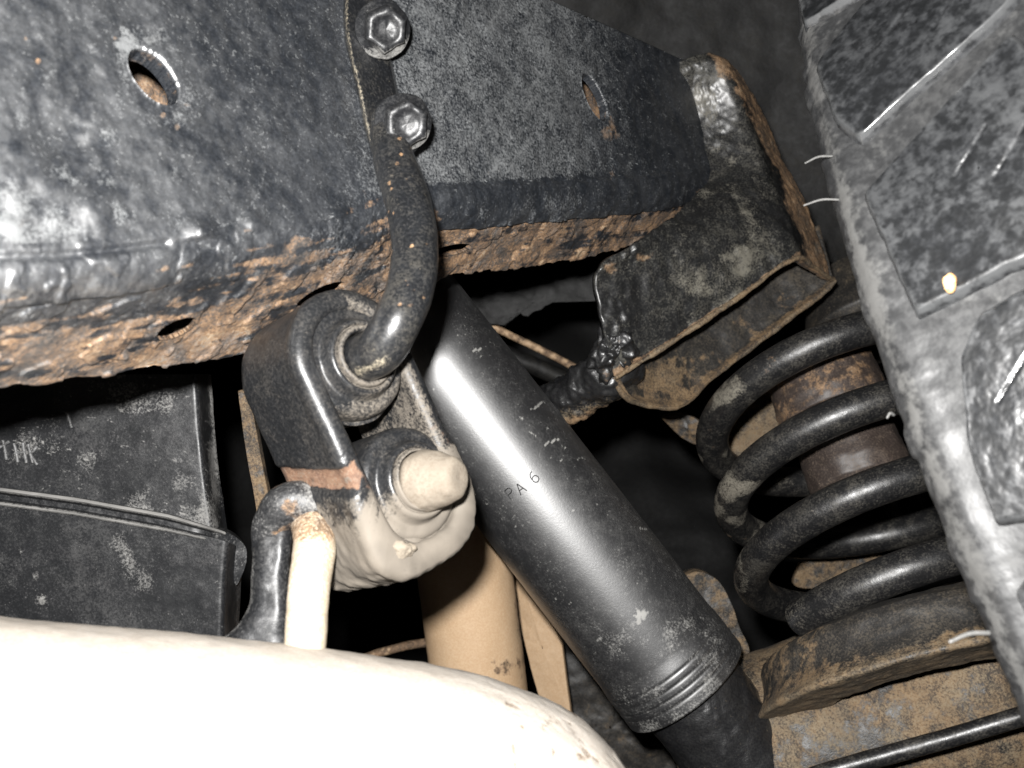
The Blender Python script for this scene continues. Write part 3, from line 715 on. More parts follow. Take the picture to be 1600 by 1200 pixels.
mk('hanger_pin', g.reshape(-1, 3), grid_quads(*g.shape[:2], False, True), MAT['mud'], muf, {'dust': np.full(g.shape[0]*40, .2), 'rust': np.zeros(g.shape[0]*40)})
pr = dense([(0, .0066), (.0025, .0083), (.005, .0086), (.009, .0081), (.0130, .0068), (.0152, .0058), (.0162, .0045), (.0165, .0025), (.0164, .0001)], 60, True)
pd = nrm(bx_ * .75 + RT * .42 - UP * .05)
g = lathe_grid(pin0 + bx_ * .0145, pd, pr, 64); g = g + nrm(g - g.mean(1, keepdims=True)) * (.0008 * fbm(g, 150, 3))[..., None]
gx, gy, gd = proj(g)
gridobj('pin_head', g, MAT['mud'], muf, cv=True, attrs={'dust': np.full(g.shape[0]*g.shape[1], .45), 'rust': (.3 * sstep(.12, .4, fbm(g, 170, 3, 4))).reshape(-1)})

# ================================================================== SHOCK ABSORBER
shk = empty('shock_absorber', P(1100, 1110, .44), 'glossy black shock absorber tube running diagonally through the centre', 'shock absorber')
SC = P(854, 790, .44); sdir = nrm(P(854 + 61, 790 + 79, .44) - SC); SR = .0297; pxl = .44 / FPX
def st(t): return t * pxl
tb = 352
pr = [(st(-470), .001), (st(-470), SR * .94), (st(-462), SR * .975), (st(-200), SR * .985), (st(150), SR), (st(270), SR * 1.0)]
body = dense(pr, 260)
gro = []
for t in np.linspace(272, tb, 110):
    r = SR * (1.0 + .022 * sstep(270, 300, t))
    for gc in (296, 309, 322, 334): r -= SR * .007 * math.exp(-((t - gc) / 2.6)**2)
    gro.append((st(t), r))
gro += [(st(tb + 2), SR * 1.012), (st(tb + 2), SR * .90), (st(tb - 12), SR * .88)]
pr = np.concatenate([body, np.array(gro)])
g = lathe_grid(SC, sdir, pr, 420)
nor = grid_normals(g, False, True); nor = nor if np.mean(np.sum(nor * (g - g.mean(1, keepdims=True)), -1)) > 0 else -nor
dent = .0003 * np.exp(-(((g - P(760, 690, .42)) ** 2).sum(-1)) / (2 * .004**2))
g = g + nor * (-dent)[..., None]
gx, gy, gd = proj(g)
tl = ((g - SC) @ sdir) / pxl
front_ = gd < .44
dst = .15 + .22 * sstep(.05, .35, fbm(g, 60, 4, 31)) * sstep(-80, 200, tl) + .12 * sstep(180, 330, tl)
dst = dst + .15 * np.exp(-(np.abs(tl - 318) / 40)**2) * sstep(.1, .4, fbm(np.stack([tl * .25, gx * .01, gy * .01], -1), 1.0, 2))
splat = np.hypot(gx - 1000, gy - 962) / (12 + 11 * noise(np.stack([np.arctan2(gy - 962, gx - 1000) * 1.3, 0*gx + 2.2, 0*gx], -1)) + 6 * noise(np.stack([gx * .2, gy * .2, 0*gx], -1)))
dst = np.maximum(dst, .95 * sstep(1.1, .5, splat) * front_)
for k in range(60):
    a_, b_ = rng.uniform(-430, 290), rng.uniform(-90, 95)
    cx, cy = 854 + .61 * a_ + .79 * b_, 790 + .79 * a_ - .61 * b_
    ln = rng.uniform(2, 15) if rng.random() < .3 else rng.uniform(1, 4); an = rng.normal(-.25, .4)
    dst = np.maximum(dst, rng.uniform(.4, .8) * sstep(2.6, .4, seg_dist(gx, gy, [(cx, cy), (cx + ln * math.cos(an), cy + ln * math.sin(an))])) * front_)
for l in ([(850, 695), (872, 686)], [(738, 548), (752, 545)], [(830, 640), (850, 628)]):
    dst = np.maximum(dst, 1.0 * sstep(2.4, 1.0, seg_dist(gx, gy, l)) * front_)
dt = gridobj('dust_tube', g, MAT['shock'], shk, cv=True, attrs={'dust': np.clip(dst, 0, 1).reshape(-1), 'rust': np.zeros(g.shape[0]*g.shape[1])})
# lower damper body
pr = dense([(st(tb - 20), .001), (st(tb - 20), SR * .80), (st(tb + 60), SR * .80), (st(700), SR * .82), (st(700), .001)], 140)
g = lathe_grid(SC, sdir, pr, 120)
nor = grid_normals(g, False, True); nor = nor if np.mean(np.sum(nor * (g - g.mean(1, keepdims=True)), -1)) > 0 else -nor
g = g + nor * (.0012 * fbm(g, 120, 4, 5))[..., None]
gx, gy, gd = proj(g)
rs = .8 * sstep(0, 18, (gx - 1165) * .79 - (gy - 1060) * .61 - 0)
mk('damper_body', g.reshape(-1, 3), grid_quads(*g.shape[:2], False, True), MAT['tar'], shk, {'dust': np.full(gx.size, .08), 'rust': np.clip(rs, 0, 1).reshape(-1)})
# stamped characters wrapped on the tube: baseline runs round the tube, height along it
def on_tube(px, py, lift=.00022):
    ray = nrm(P(px, py, 1.0) - CAM); w_ = CAM - SC
    d_ = ray - sdir * (ray @ sdir); m_ = w_ - sdir * (w_ @ sdir)
    a_, b_, c_ = d_ @ d_, 2 * d_ @ m_, m_ @ m_ - (SR * .995 + lift)**2
    return CAM + ray * ((-b_ - math.sqrt(b_*b_ - 4*a_*c_)) / (2*a_))
rdir = np.array([.79, -.61]); udir = np.array([-.61, -.79])
def stamp(strokes, cx, cy, h):
    vs_, fs_ = [], []
    for s in strokes:
        pp = dense(np.array([np.array([cx, cy]) + rdir * a * h + udir * b_ * h for a, b_ in s]), 24)
        g = tube_grid(np.array([on_tube(x, y) for x, y in pp]), .00020, 40, 8)
        fs_.append(grid_quads(*g.shape[:2], False, True) + sum(len(v) for v in vs_)); vs_.append(g.reshape(-1, 3))
    v = np.concatenate(vs_); mk('stamped_character', v, np.concatenate(fs_), MAT['ink'], dt)
arc = lambda cx, cy, rx, ry, a0, a1, n=14: [(cx + rx*math.cos(math.radians(a)), cy + ry*math.sin(math.radians(a))) for a in np.linspace(a0, a1, n)]
stamp([[(-.25, -.5), (-.25, .5)], [(-.25, .5)] + arc(.05, .25, .25, .25, 90, -90) + [(-.25, 0)]], 797, 771, 17)
stamp([[(-.32, -.5), (0, .5), (.32, -.5)], [(-.2, -.12), (.2, -.12)]], 813, 763, 18)
stamp([arc(.05, -.2, .28, .30, 0, 360, 20), arc(.12, .0, .36, .5, 185, 80, 12)], 834, 746, 18)

# ================================================================== PIPES AND PLATES BEHIND
pr = [(705, 700, .50), (722, 860, .50), (735, 960, .50), (752, 1100, .50), (766, 1220, .50)]
pp = np.array(pr); g = tube_grid(P(*pp.T), .0238, 160, 120, amp=.0004, nsc=60)
gx, gy, gd = proj(g)
tp = mk('exhaust_pipe', g.reshape(-1, 3), grid_quads(*g.shape[:2], False, True), MAT['pipe'], None,
   {'dust': np.full(gx.size, .12), 'rust': (.62 * sstep(35, 85, gx - (705 + (gy - 700) * .117)) * (.75 + .6 * fbm(g, 60, 3, 2)) + .55 * np.exp(-(((gx - 775) / 40)**2 + ((gy - 1045) / 22)**2))).clip(0, 1).reshape(-1)},
   label='tan brown upright exhaust pipe behind the isolator', cat='pipe')
plate('heat_shield', [(800, 860, .545), (840, 925, .545), (878, 1008, .545), (884, 1060, .545), (894, 1130, .545), (850, 1120, .55), (828, 1040, .55), (806, 950, .55)], .004, MAT['pipe'], amp=.0015, round=False,
      rust=.08, dust=.2, label='small tan plate between the exhaust pipe and the shock absorber', cat='plate')
plate('hanger_strap', [(372, 610, .400), (390, 606, .400), (405, 700, .400), (420, 780, .400), (432, 850, .400), (408, 850, .400), (396, 770, .400), (382, 690, .400)], .005, MAT['rusty'], amp=.0012, rust=.55, dust=.35, round=False,
      label='narrow rusty vertical strap behind the isolator', cat='strap')

# ================================================================== BLACK PLASTIC TANK
tank = empty('plastic_tank', P(150, 800, .385), 'black plastic tank with moulded seam below the frame rail', 'tank')
def tank_shell(name, top, bot, rx, dep, label=None, off=0.0):
    """face between two edge curves, turning back round the right corner"""
    n_, m_ = 150, 90
    t = np.linspace(0, 1, n_)
    X = -140 + (rx - -140)[:, None] * 0 if False else None
    rows = []
    v = np.linspace(0, 1, m_)
    xr = curve(rx, v)[:, 0]
    nt = 40
    xx = -140 + t[None] * (xr[:, None] + 140)
    yt = np.interp(xx, *np.array(top).T); yb = np.interp(xx, *np.array(bot).T)
    yy = yt + (yb - yt) * v[:, None]
    de = dep + .00004 * (xx - 0) * 0 + .022 * sstep(.93, 1.0, t)[None]**2 - .015 * v[:, None] * 0
    g = P(xx, yy, de)
    bk = np.linspace(0, 1, 12)[1:]
    back = P(xx[:, -1][:, None] - 25 * bk[None], yy[:, -1][:, None] + 0 * bk[None], de[:, -1][:, None] + .14 * bk[None])
    g = np.concatenate([g, back], 1)
    nor = grid_normals(g); nor = -nor if np.mean(nor[:, :n_] @ FWD) > 0 else nor
    g = g + nor * (.0011 * fbm(g, 22, 3, off) + .0002 * fbm(g, 160, 3))[..., None]
    gx, gy, gd = proj(g)
    return g, gx, gy
g, gx, gy = tank_shell('u', [(-200, 585), (340, 585)], [(-200, 742), (0, 770), (120, 787), (260, 812), (340, 832), (360, 842)], [(0, 330), (.5, 340), (1, 357)], .385)
dst = .10 + .38 * sstep(-.05, .3, fbm(g, 45, 4, 3)) + .3 * np.exp(-((gx - 335) / 14)**2)
dst += .45 * sstep(.30, .5, fbm(np.stack([gx * .10, gy * .3, 0*gx], -1), .6, 3, 4))
gridobj('upper_shell', g, MAT['plastic'], tank, attrs={'dust': np.clip(dst, 0, 1).reshape(-1), 'rust': np.zeros(gx.size)})
g, gx, gy = tank_shell('l', [(-200, 755), (0, 783), (120, 799), (260, 824), (340, 842), (385, 858)], [(-200, 1060), (400, 1060)], [(0, 382), (.2, 378), (1, 372)], .380, off=9)
dst = .06 + .55 * np.exp(-(seg_dist(gx, gy, [(180, 845), (205, 885), (222, 915)]) / 20)**2) * (.7 + .8 * fbm(g, 120, 3, 4)) + .18 * sstep(.1, .4, fbm(g, 60, 4, 14))
for (bx, by) in [(32, 862), (66, 937), (55, 900)]: dst += .5 * np.exp(-(((gx - bx) / 6)**2 + ((gy - by) / 8)**2))
gridobj('lower_shell', g, MAT['plastic'], tank, attrs={'dust': np.clip(dst, 0, 1).reshape(-1), 'rust': np.zeros(gx.size)})
# moulded seam: two lips with a groove between, ending in a rounded ear
sx = np.linspace(-150, 352, 160); yc = np.interp(sx, [-150, 0, 120, 260, 340, 360], [752, 777, 793, 818, 838, 846])
prf = dense([(-17, .006), (-15, -.0045), (-11, -.0055), (-7, -.0035), (-5, -.0002), (3, -.0002), (6, -.0030), (10, -.0045), (13, -.0035), (15, .006)], 60)
g = P(sx[:, None] + 0*prf[None, :, 0], yc[:, None] + prf[None, :, 0] * (1 - .25 * sstep(250, 352, sx))[:, None], .382 + prf[None, :, 1] + .010 * sstep(290, 352, sx)[:, None]**2)
g = g - FWD * (.0006 * fbm(g, 200, 3))[..., None]
lipd = np.exp(-((prf[:, 0] + 12) / 4)**2) * 1.1 + np.exp(-((prf[:, 0] - 10) / 4)**2) * .8
gridobj('seam_flange', g, MAT['plastic'], tank, attrs={'dust': np.clip(lipd[None] + 0*sx[:, None] + .1, 0, 1).reshape(-1), 'rust': np.zeros(g.shape[0]*g.shape[1])})
plate('seam_ear', [(318, 826, .386), (345, 830, .388), (370, 840, .392), (385, 857, .394), (386, 875, .394), (378, 900, .394), (370, 915, .394), (360, 890, .392), (340, 860, .390)], .008, MAT['plastic'], tank, amp=.0006, dust=.3)
# moulded marking, scuffed: strokes standing off the face
def marks(strokes):
    vs_, fs_ = [], []
    for s in strokes:
        g = tube_grid(P(np.array(s)[:, 0], np.array(s)[:, 1], .3846), .0006, 24, 8, amp=.0004, nsc=500)
        fs_.append(grid_quads(*g.shape[:2], False, True) + sum(len(v) for v in vs_)); vs_.append(g.reshape(-1, 3))
    mk('moulded_character', np.concatenate(vs_), np.concatenate(fs_), MAT['scuff'], tank)
marks([[(22, 693), (26, 710), (28, 722)], [(36, 692), (38, 708), (41, 723)], [(23, 708), (40, 706)]])
marks([[(44, 694), (48, 710), (51, 723)], [(58, 698), (47, 710)], [(47, 710), (58, 726)]])
marks([[(4, 688), (8, 704), (10, 718)], [(-2, 700), (14, 690)]])
marks([[(103, 642), (108, 655), (112, 668)]])

# ================================================================== COIL SPRING, BUMP STOP, AXLE
ZD = np.array([0, 0, -1.0])
E1 = np.array([math.cos(0), 0, 0]); E1 = nrm(RT * .96 + UP * .27); E1 = nrm(E1 - ZD * (E1 @ ZD)); E2 = np.cross(ZD, E1); E2 = E2 if E2 @ FWD < 0 else -E2
SD = .475; CR = .0626; WR = .0080; PIT = .0358
SCc = P(1354, 774, SD)
ZD = nrm(ZD - .109 * E1); E1 = nrm(E1 - ZD * (E1 @ ZD)); E2 = np.cross(ZD, E1); E2 = E2 if E2 @ FWD < 0 else -E2                                                # centre level with the second turn's left side
def hel(ph):
    # phase pi + 2 pi k: left side of turn k
    z = (ph - math.pi - 1.5245) / (2*math.pi) * PIT
    return SCc + CR * (np.cos(ph)[:, None] * E1 + np.sin(ph)[:, None] * E2) + z[:, None] * ZD
ph = np.linspace(math.pi * -1.9, math.pi * 4.82, 520)
g = tube_grid(hel(ph), WR, 520, 30, amp=.00018, nsc=200)
gx, gy, gd = proj(g)
dst = .10 + .55 * sstep(.02, .25, fbm(g, 55, 4, 6)) * sstep(1330, 1130, gx) + .15 * sstep(.1, .4, fbm(g, 90, 3))
mk('coil_spring', g.reshape(-1, 3), grid_quads(*g.shape[:2], False, True), MAT['spring'], None, {'dust': np.clip(dst, 0, 1).reshape(-1), 'rust': (.35 * sstep(.2, .5, fbm(g, 40, 3, 77))).reshape(-1)},
   label='thick black coil spring between the bracket and the tyre', cat='coil spring')
bs = empty('bump_stop', SCc - ZD * -.02, 'brown stepped rubber bump stop inside the coil spring', 'bump stop')
BC = P(1289, 602, .50)
pr = dense([(-.014, .0255), (.0, .0268), (.012, .0272), (.019, .0255), (.0205, .021)], 50); g = lathe_grid(BC, ZD, pr, 80)
g = g + (fbm(g, 120, 4) * .0012)[..., None] * nrm(g - g.mean(1, keepdims=True))
gridobj('cup', g, MAT['buffer'], bs, cv=True, attrs={'rust': np.full(g.shape[0]*80, .42), 'dust': np.full(g.shape[0]*80, .2)})
pr = dense([(.010, .018), (.020, .0185), (.024, .0195), (.028, .0225), (.033, .0236), (.048, .0238), (.055, .0225), (.059, .017), (.060, .001)], 90); g = lathe_grid(BC + nrm(RT) * .0005, ZD, pr, 80)
g = g + (fbm(g, 90, 4) * .0016)[..., None] * nrm(g - g.mean(1, keepdims=True))
gx, gy, gd = proj(g)
gridobj('rubber_buffer', g, MAT['buffer'], bs, cv=True, attrs={'rust': np.full(gx.size, .12), 'dust': np.full(gx.size, .3)})
g = lathe_grid(P(1365, 505, .575), ZD, dense([(-.03, .030), (-.004, .038), (.004, .040), (.008, .036), (.010, .02), (.010, .001)], 60), 90); g = g + (fbm(g, 90, 4) * .002)[..., None] * ZD
gridobj('upper_seat', g, MAT['rusty'], bs, cv=True, attrs={'rust': np.full(g.shape[0]*90, .25), 'dust': np.full(g.shape[0]*90, .25)})

axl = empty('axle_housing', P(1400, 1120, .46), 'brown rusty axle housing with round spring seat at lower right', 'axle')
SEAT = SCc + ZD * .0690
pr = dense([(-.004, .001), (-.004, .050), (-.006, .055), (-.005, .060), (-.001, .0685), (.002, .0705), (.008, .0715), (.012, .0725), (.015, .0742), (.018, .0765), (.0205, .0790), (.0218, .0792), (.0226, .078), (.0230, .05)], 120)
g = lathe_grid(SEAT, ZD, pr, 220)
nor = grid_normals(g, False, True)
g = g + nor * (.0010 * fbm(g, 80, 4) + .0004 * fbm(g, 300, 3))[..., None]
gx, gy, gd = proj(g); zz = (g - SEAT) @ ZD
gridobj('spring_seat', g, MAT['rusty'], axl, cv=True, attrs={'rust': np.clip(.20 + .4 * sstep(.010, .021, zz) + .3 * fbm(g, 50, 3) + .25 * sstep(1330, 1220, gx), 0, 1).reshape(-1), 'dust': np.clip(.14 + .35 * sstep(.010, .021, zz), 0, 1).reshape(-1)})
ac = [(1120, 1208, .465), (1240, 1170, .46), (1420, 1113, .45), (1620, 1048, .44), (1800, 988, .435)]
g = tube_grid(P(*np.array(ac).T), .046, 160, 160, amp=.0013, nsc=60)
gx, gy, gd = proj(g)
mk('axle_tube', g.reshape(-1, 3), grid_quads(*g.shape[:2], False, True), MAT['rusty'], axl, {'rust': np.clip(.62 + .45 * fbm(g, 45, 3, 9), 0, 1).reshape(-1), 'dust': np.clip(.42 + .3 * fbm(g, 70, 3, 2), 0, 1).reshape(-1)})
plate('shock_bracket', [(1058, 930, .50), (1068, 902, .50), (1092, 893, .50), (1120, 905, .50), (1142, 940, .50), (1156, 980, .50), (1172, 1020, .50), (1150, 1060, .50), (1090, 1020, .50)], .012, MAT['rusty'], axl, amp=.002, rust=.45, dust=.35)
plate('lower_bracket', [(1148, 1040, .452), (1170, 1050, .452), (1230, 1125, .450), (1300, 1215, .448), (1330, 1260, .448), (1200, 1260, .460), (1130, 1120, .462)], .01, MAT['rusty'], axl, amp=.0015, rust=.55, dust=.4, round=False)
hz = [(1180, 1245, .395), (1290, 1207, .39), (1400, 1176, .385), (1500, 1148, .38), (1580, 1124, .375), (1680, 1094, .37)]
g = tube_grid(P(*np.array(hz).T), .0036, 90, 20, amp=.0002, nsc=150)
mk('brake_hose', g.reshape(-1, 3), grid_quads(*g.shape[:2], False, True), MAT['spring'], None, {'dust': np.full(g.shape[0]*20, .08), 'rust': np.zeros(g.shape[0]*20)}, label='thin black hose running along the axle at lower right', cat='hose')
rp_ = empty('inner_bracket', P(1200, 660, .60), 'rusty tan bracket half hidden behind the coil spring', 'bracket')
plate('upright_plate', [(1120, 620, .57), (1165, 600, .57), (1215, 590, .57), (1400, 640, .57), (1405, 700, .57), (1300, 690, .57), (1230, 720, .57), (1190, 720, .57), (1150, 740, .57)], .006, MAT['rusty'], rp_, amp=.003, rust=.7, dust=.5)
plate('side_plate', [(1030, 650, .585), (1060, 645, .585), (1100, 665, .58), (1110, 700, .58), (1075, 690, .585)], .005, MAT['rusty'], rp_, amp=.002, rust=.5, dust=.3)
plate('lower_plate', [(1250, 880, .56), (1300, 868, .56), (1380, 870, .56), (1400, 900, .56), (1320, 915, .56), (1240, 910, .56)], .005, MAT['rusty'], rp_, amp=.002, rust=.6, dust=.4)
for (a, b_) in [((1395, 760), (1450, 900)), ((1430, 740), (1490, 880))]:
    g = tube_grid(P([a[0], b_[0]], [a[1], b_[1]], [.58, .58]), .0085, 30, 30, amp=.0006)
    mk('stay', g.reshape(-1, 3), grid_quads(*g.shape[:2], False, True), MAT['spring'], rp_, {'dust': np.full(g.shape[0]*30, .1), 'rust': np.full(g.shape[0]*30, .2)})

# ================================================================== SHEETS BETWEEN RAIL AND SHOCK
plate('torn_flange', [(700, 470, .60), (760, 448, .60), (860, 432, .60), (960, 420, .60), (965, 470, .60), (900, 462, .60), (870, 468, .60), (835, 488, .60), (822, 495, .60), (812, 488, .60), (795, 498, .60), (792, 508, .60), (760, 506, .60)], .004, MAT['pitch'],
      amp=.003, nsc=40, rust=.10, dust=.02, round=False, edge_rag=.003, label='torn black metal flange hanging under the rail beside the shock absorber', cat='flange')
g = tube_grid(P([760, 800, 850, 900, 950], [505, 525, 549, 575, 602], [.62] * 5), .0022, 60, 14, amp=.0002)
mk('brake_line', g.reshape(-1, 3), grid_quads(*g.shape[:2], False, True), MAT['pipe'], None, {'dust': np.full(g.shape[0]*14, .1), 'rust': np.full(g.shape[0]*14, .5)}, label='thin brown metal line beside the shock absorber top', cat='brake line')

g = tube_grid(P([770, 820, 880, 930], [545, 566, 592, 618], [.66] * 4), .006, 60, 18, amp=.0008)
mk('rubber_hose', g.reshape(-1, 3), grid_quads(*g.shape[:2], False, True), MAT['dark'], None, {'dust': np.full(g.shape[0]*18, .1), 'rust': np.zeros(g.shape[0]*18)}, label='dim black hose just below the thin brown line', cat='hose')
g = tube_grid(P([540, 600, 640, 700], [1040, 1018, 1008, 1000], [.56] * 4), .0024, 60, 14, amp=.0003)
mk('fuel_line', g.reshape(-1, 3), grid_quads(*g.shape[:2], False, True), MAT['pipe'], None, {'dust': np.full(g.shape[0]*14, .1), 'rust': np.full(g.shape[0]*14, .6)}, label='thin brown line showing between the muffler and the exhaust pipe', cat='fuel line')
plate('axle_cover', [(868, 1000, .60), (900, 1000, .60), (1000, 1110, .60), (1060, 1200, .60), (1060, 1260, .60), (900, 1260, .60), (885, 1120, .60)], .006, MAT['rusty'], amp=.003, nsc=50, rust=.30, dust=.12, round=False,
      label='dark mottled rusty plate between the muffler end and the shock absorber', cat='plate')

# ================================================================== TYRE
psi = math.radians(-36)
A_0 = np.array([math.cos(psi), math.sin(psi), 0]); Z = np.array([0, 0, 1.0])
TC = nrm(Z + .17 * A_0); TA = nrm(A_0 - .17 * Z); TN = nrm(np.cross(TA, TC)); TN = TN if TN @ FWD < 0 else -TN
TR = .30; T0 = P(1388, 470, .255); TO = T0 - TR * TN
tyre = empty('tyre', TO - TC * TR, 'grey dusty off road tyre with chunky tread blocks at the right', 'tyre')
def t_pt(a, th, r):
    a, th, r = np.broadcast_arrays(a, th, r)
    return TO + a[..., None] * TA + r[..., None] * (np.cos(th)[..., None] * TN + np.sin(th)[..., None] * TC)
def t_uv(px, py):
    ray = P(px, py, 1.0) - CAM; w_ = CAM - TO
    d_ = ray - TA * (ray @ TA); m_ = w_ - TA * (w_ @ TA)
    a_, b_, c_ = d_ @ d_, 2 * (d_ @ m_), m_ @ m_ - TR**2
    s = (-b_ - math.sqrt(max(b_*b_ - 4*a_*c_, 0))) / (2*a_); q = CAM + s * ray - TO
    return q @ TA, math.atan2(q @ TC, q @ TN)
GD = .0032
prf = [(.21, TR - GD), (.02, TR - GD), (.004, TR - GD), (.000, TR - GD * .8), (-.003, TR - GD * .9), (-.0055, TR - GD - .0015), (-.009, TR - GD - .005), (-.0115, TR - .016), (-.0130, TR - .021), (-.0128, TR - .026), (-.0142, TR - .030), (-.0165, TR - .045), (-.017, TR - .07), (-.012, TR - .10), (.010, TR - .14), (.03, TR - .15)]
prf = dense(prf, 150)
thf = np.concatenate([np.linspace(-math.pi, -.42, 60, endpoint=False), np.linspace(-.42, .42, 620), np.linspace(.42, math.pi, 61)[1:-1]])
g = t_pt(prf[:, 0][None], thf[:, None], prf[:, 1][None])
nor = grid_normals(g, True, False); ctr = TO + (TA * .1); nor = nor if np.mean(np.sum(nor * (g - ctr), -1)) > 0 else -nor
shd = ((prf[:, 0] < .004) & (prf[:, 1] > TR - .045))
lug = sstep(.0, .25, np.sin(thf * TR / .0125 * 2) + .6 * noise(np.stack([thf * 60, 0*thf, 0*thf], -1)))
dsp = .0006 * fbm(g, 120, 3) + shd[None] * .0010 * (lug * sstep(-.2, .3, noise(np.stack([thf * 30, 0*thf + 5, 0*thf], -1))))[:, None] * np.exp(-((prf[:, 1] - (TR - .009)) / .004)**2)[None]
ser = np.sin(thf * TR / .00042) * .00022
dsp = dsp + ser[:, None] * (np.exp(-((prf[:, 1] - (TR - .030)) / .004)**2) * (prf[:, 0] < 0))[None]
g = g + nor * dsp[..., None]
dst = .20 + (.75 * np.exp(-((prf[:, 0] + .0045) / .0022)**2)[None] + .45 * np.exp(-((prf[:, 0] + .0115) / .0016)**2)[None]) * (prf[:, 1] > TR - .03)[None] * (.8 + .8 * fbm(g, 120, 4, 6)) + .45 * fbm(g, 75, 4)
dsp2 = .0005 * (sstep(TR - .0125, TR - .0118, prf[:, 1]) - sstep(TR - .0185, TR - .0178, prf[:, 1]) * .6) * (prf[:, 0] < 0) * (prf[:, 1] > TR - .05)
g = g + nor * dsp2[None, :, None]
gridobj('carcass', g, MAT['tyre_gray'], tyre, cu=True, attrs={'dust': np.clip(dst, 0, 1).reshape(-1), 'rust': np.zeros(g.shape[0]*g.shape[1])})
def tread_block(poly, dust=.15):
    uv = np.array([t_uv(*p) for p in poly]); c = uv.mean(0)
    # rounded outline in tread coordinates (metres)
    q = uv * np.array([1, TR]); cm = c * np.array([1, TR])
    k = len(q); out = []
    for i in range(k):
        a, b_, c2 = q[i - 1], q[i], q[(i + 1) % k]
        l1, l2 = np.linalg.norm(a - b_), np.linalg.norm(c2 - b_); r_ = min(.0010, l1 * .3, l2 * .3)
        p0, p1 = b_ + (a - b_) / l1 * r_, b_ + (c2 - b_) / l2 * r_
        for t in np.linspace(0, 1, 6): out.append((1-t)**2 * p0 + 2*t*(1-t) * b_ + t*t * p1)
    o = dense(np.array(out + out[:1]), 161)[:-1]
    o = o + nrm(o - cm) * (.0006 * fbm(np.concatenate([o, 0*o[:, :1]], 1), 200, 3))[:, None]
    rings = [(1.06, -GD - .001), (1.035, -GD * .6), (1.012, -.0012), (1.0, -.0004), (.985, 0)] + [(s, 0) for s in np.linspace(.95, .01, 60)]
    rows = []
    for s, h in rings:
        w2 = cm + (o - cm) * s
        rows.append(t_pt(w2[:, 0], w2[:, 1] / TR, np.full(len(w2), TR + h)))
    g = np.array(rows); nn = nrm(g - (TO + TA * ((g - TO) @ TA)[..., None]))
    g = g + nn * (.0005 * fbm(g, 70, 3, 3) + .00012 * fbm(g, 420, 3, 8))[..., None] * np.array([0, .3, .6, 1, 1] + [1] * 60)[:, None, None]
    # sipes: dotted fine cuts across the block
    gx, gy, gd = proj(g); sip = np.zeros(gx.shape)
    x0, x1 = min(p[0] for p in poly), max(p[0] for p in poly); y0, y1 = min(p[1] for p in poly), max(p[1] for p in poly)
    cx, cy = np.mean([p[0] for p in poly]), np.mean([p[1] for p in poly])
    for off_ in (-28, 34):
        sip = np.maximum(sip, np.exp(-(seg_dist(gx, gy, [(cx + off_ + 30, cy - 70), (cx + off_ - 18, cy + 10)]) / 3.0)**2) * (.75 + .25 * noise(np.stack([gx * .1, gy * .1, gx * 0], -1))))
    g = g - nn * (.0005 * sip)[..., None]
    ed = np.array([.2, .3, .6, .7, .45] + [.2, .1] + [0] * 58)[:, None]
    A = {'dust': np.clip(dust + ed + .0 * sip + .25 * sstep(.05, .35, fbm(g, 70, 4, 4)), 0, 1).reshape(-1), 'rust': np.zeros(gx.size)}
    mk('tread_block', g.reshape(-1, 3), grid_quads(*g.shape[:2], False, True), MAT['tyre'], tyre, A)
tread_block([(1238, -60), (1420, -160), (1560, -260), (1480, -110), (1335, -14), (1256, 34)])
tread_block([(1275, 98), (1345, 5), (1560, -130), (1690, -150), (1570, 8), (1342, 212), (1306, 186)], .1)
tread_block([(1350, 300), (1576, 52), (1650, 130), (1680, 360), (1432, 486)], .12)
tread_block([(1500, 560), (1530, 490), (1680, 410), (1760, 560), (1700, 790), (1556, 816), (1512, 700)], .15)
tread_block([(1588, 930), (1640, 850), (1760, 800), (1800, 1000), (1690, 1130), (1640, 1050)], .15)
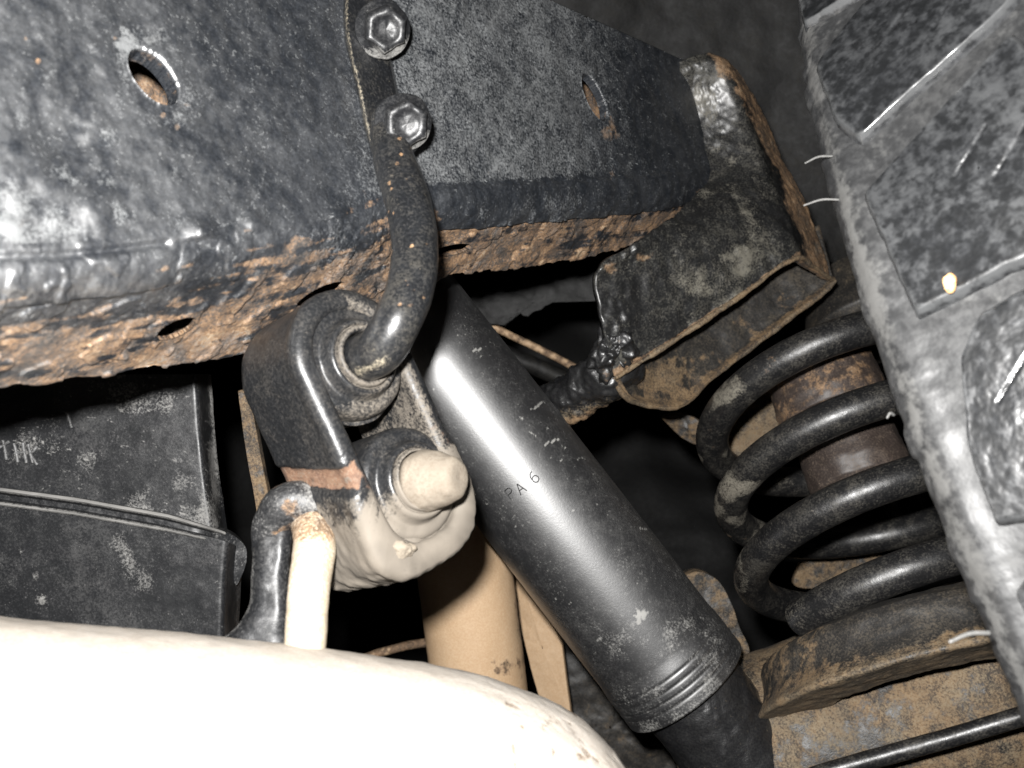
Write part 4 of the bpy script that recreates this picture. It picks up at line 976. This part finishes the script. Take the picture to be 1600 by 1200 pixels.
# mould hairs
def hair(p0, p1, d0, d1, r):
    a = P(*p0, d0); b_ = P(*p1, d1); m_ = (a + b_) / 2 + UP * .0008
    g = tube_grid(np.array([a, m_, b_]), [r, r * .95, r * .7], 20, 10)
    mk('rubber_hair', g.reshape(-1, 3), grid_quads(*g.shape[:2], False, True), MAT['hair'], tyre)
hair((1300, 244), (1258, 255), .283, .280, .0003); hair((1312, 312), (1256, 321), .280, .277, .0003)
hair((1545, 989), (1484, 1003), .222, .218, .0005); hair((1396, 648), (1386, 653), .262, .260, .0004)
g = blob(P(1484, 441, .243), (.0016, .0024, .0012), .5, 400, 2, (20, 26))
mk('grit_pebble', g.reshape(-1, 3), grid_quads(20, 26, False, True), MAT['pebble'], None, label='tiny orange pebble stuck on a tread block of the tyre', cat='pebble')

# ================================================================== DARK BODY BEHIND
def sheet(name, ctrl, mat, amp, nsc, n=(90, 120), dust=0.0, **kw):
    c = np.asarray(ctrl, float); k = c.shape[0]
    u = np.linspace(0, 1, n[0]); v = np.linspace(0, 1, n[1])
    t_ = np.linspace(0, 1, k); s_ = np.linspace(0, 1, c.shape[1])
    cc = curve(np.concatenate([t_[:, None], c.reshape(k, -1)], 1), u).reshape(n[0], c.shape[1], 3)
    cc = curve(np.concatenate([s_[:, None], cc.transpose(1, 0, 2).reshape(c.shape[1], -1)], 1), v).reshape(n[1], n[0], 3)
    g = P(cc[..., 0], cc[..., 1], cc[..., 2]); g = g - FWD * (amp * fbm(g, nsc, 4))[..., None]
    return gridobj(name, g, mat, None, attrs={'dust': np.full(n[0]*n[1], dust), 'rust': np.zeros(n[0]*n[1])}, **kw)
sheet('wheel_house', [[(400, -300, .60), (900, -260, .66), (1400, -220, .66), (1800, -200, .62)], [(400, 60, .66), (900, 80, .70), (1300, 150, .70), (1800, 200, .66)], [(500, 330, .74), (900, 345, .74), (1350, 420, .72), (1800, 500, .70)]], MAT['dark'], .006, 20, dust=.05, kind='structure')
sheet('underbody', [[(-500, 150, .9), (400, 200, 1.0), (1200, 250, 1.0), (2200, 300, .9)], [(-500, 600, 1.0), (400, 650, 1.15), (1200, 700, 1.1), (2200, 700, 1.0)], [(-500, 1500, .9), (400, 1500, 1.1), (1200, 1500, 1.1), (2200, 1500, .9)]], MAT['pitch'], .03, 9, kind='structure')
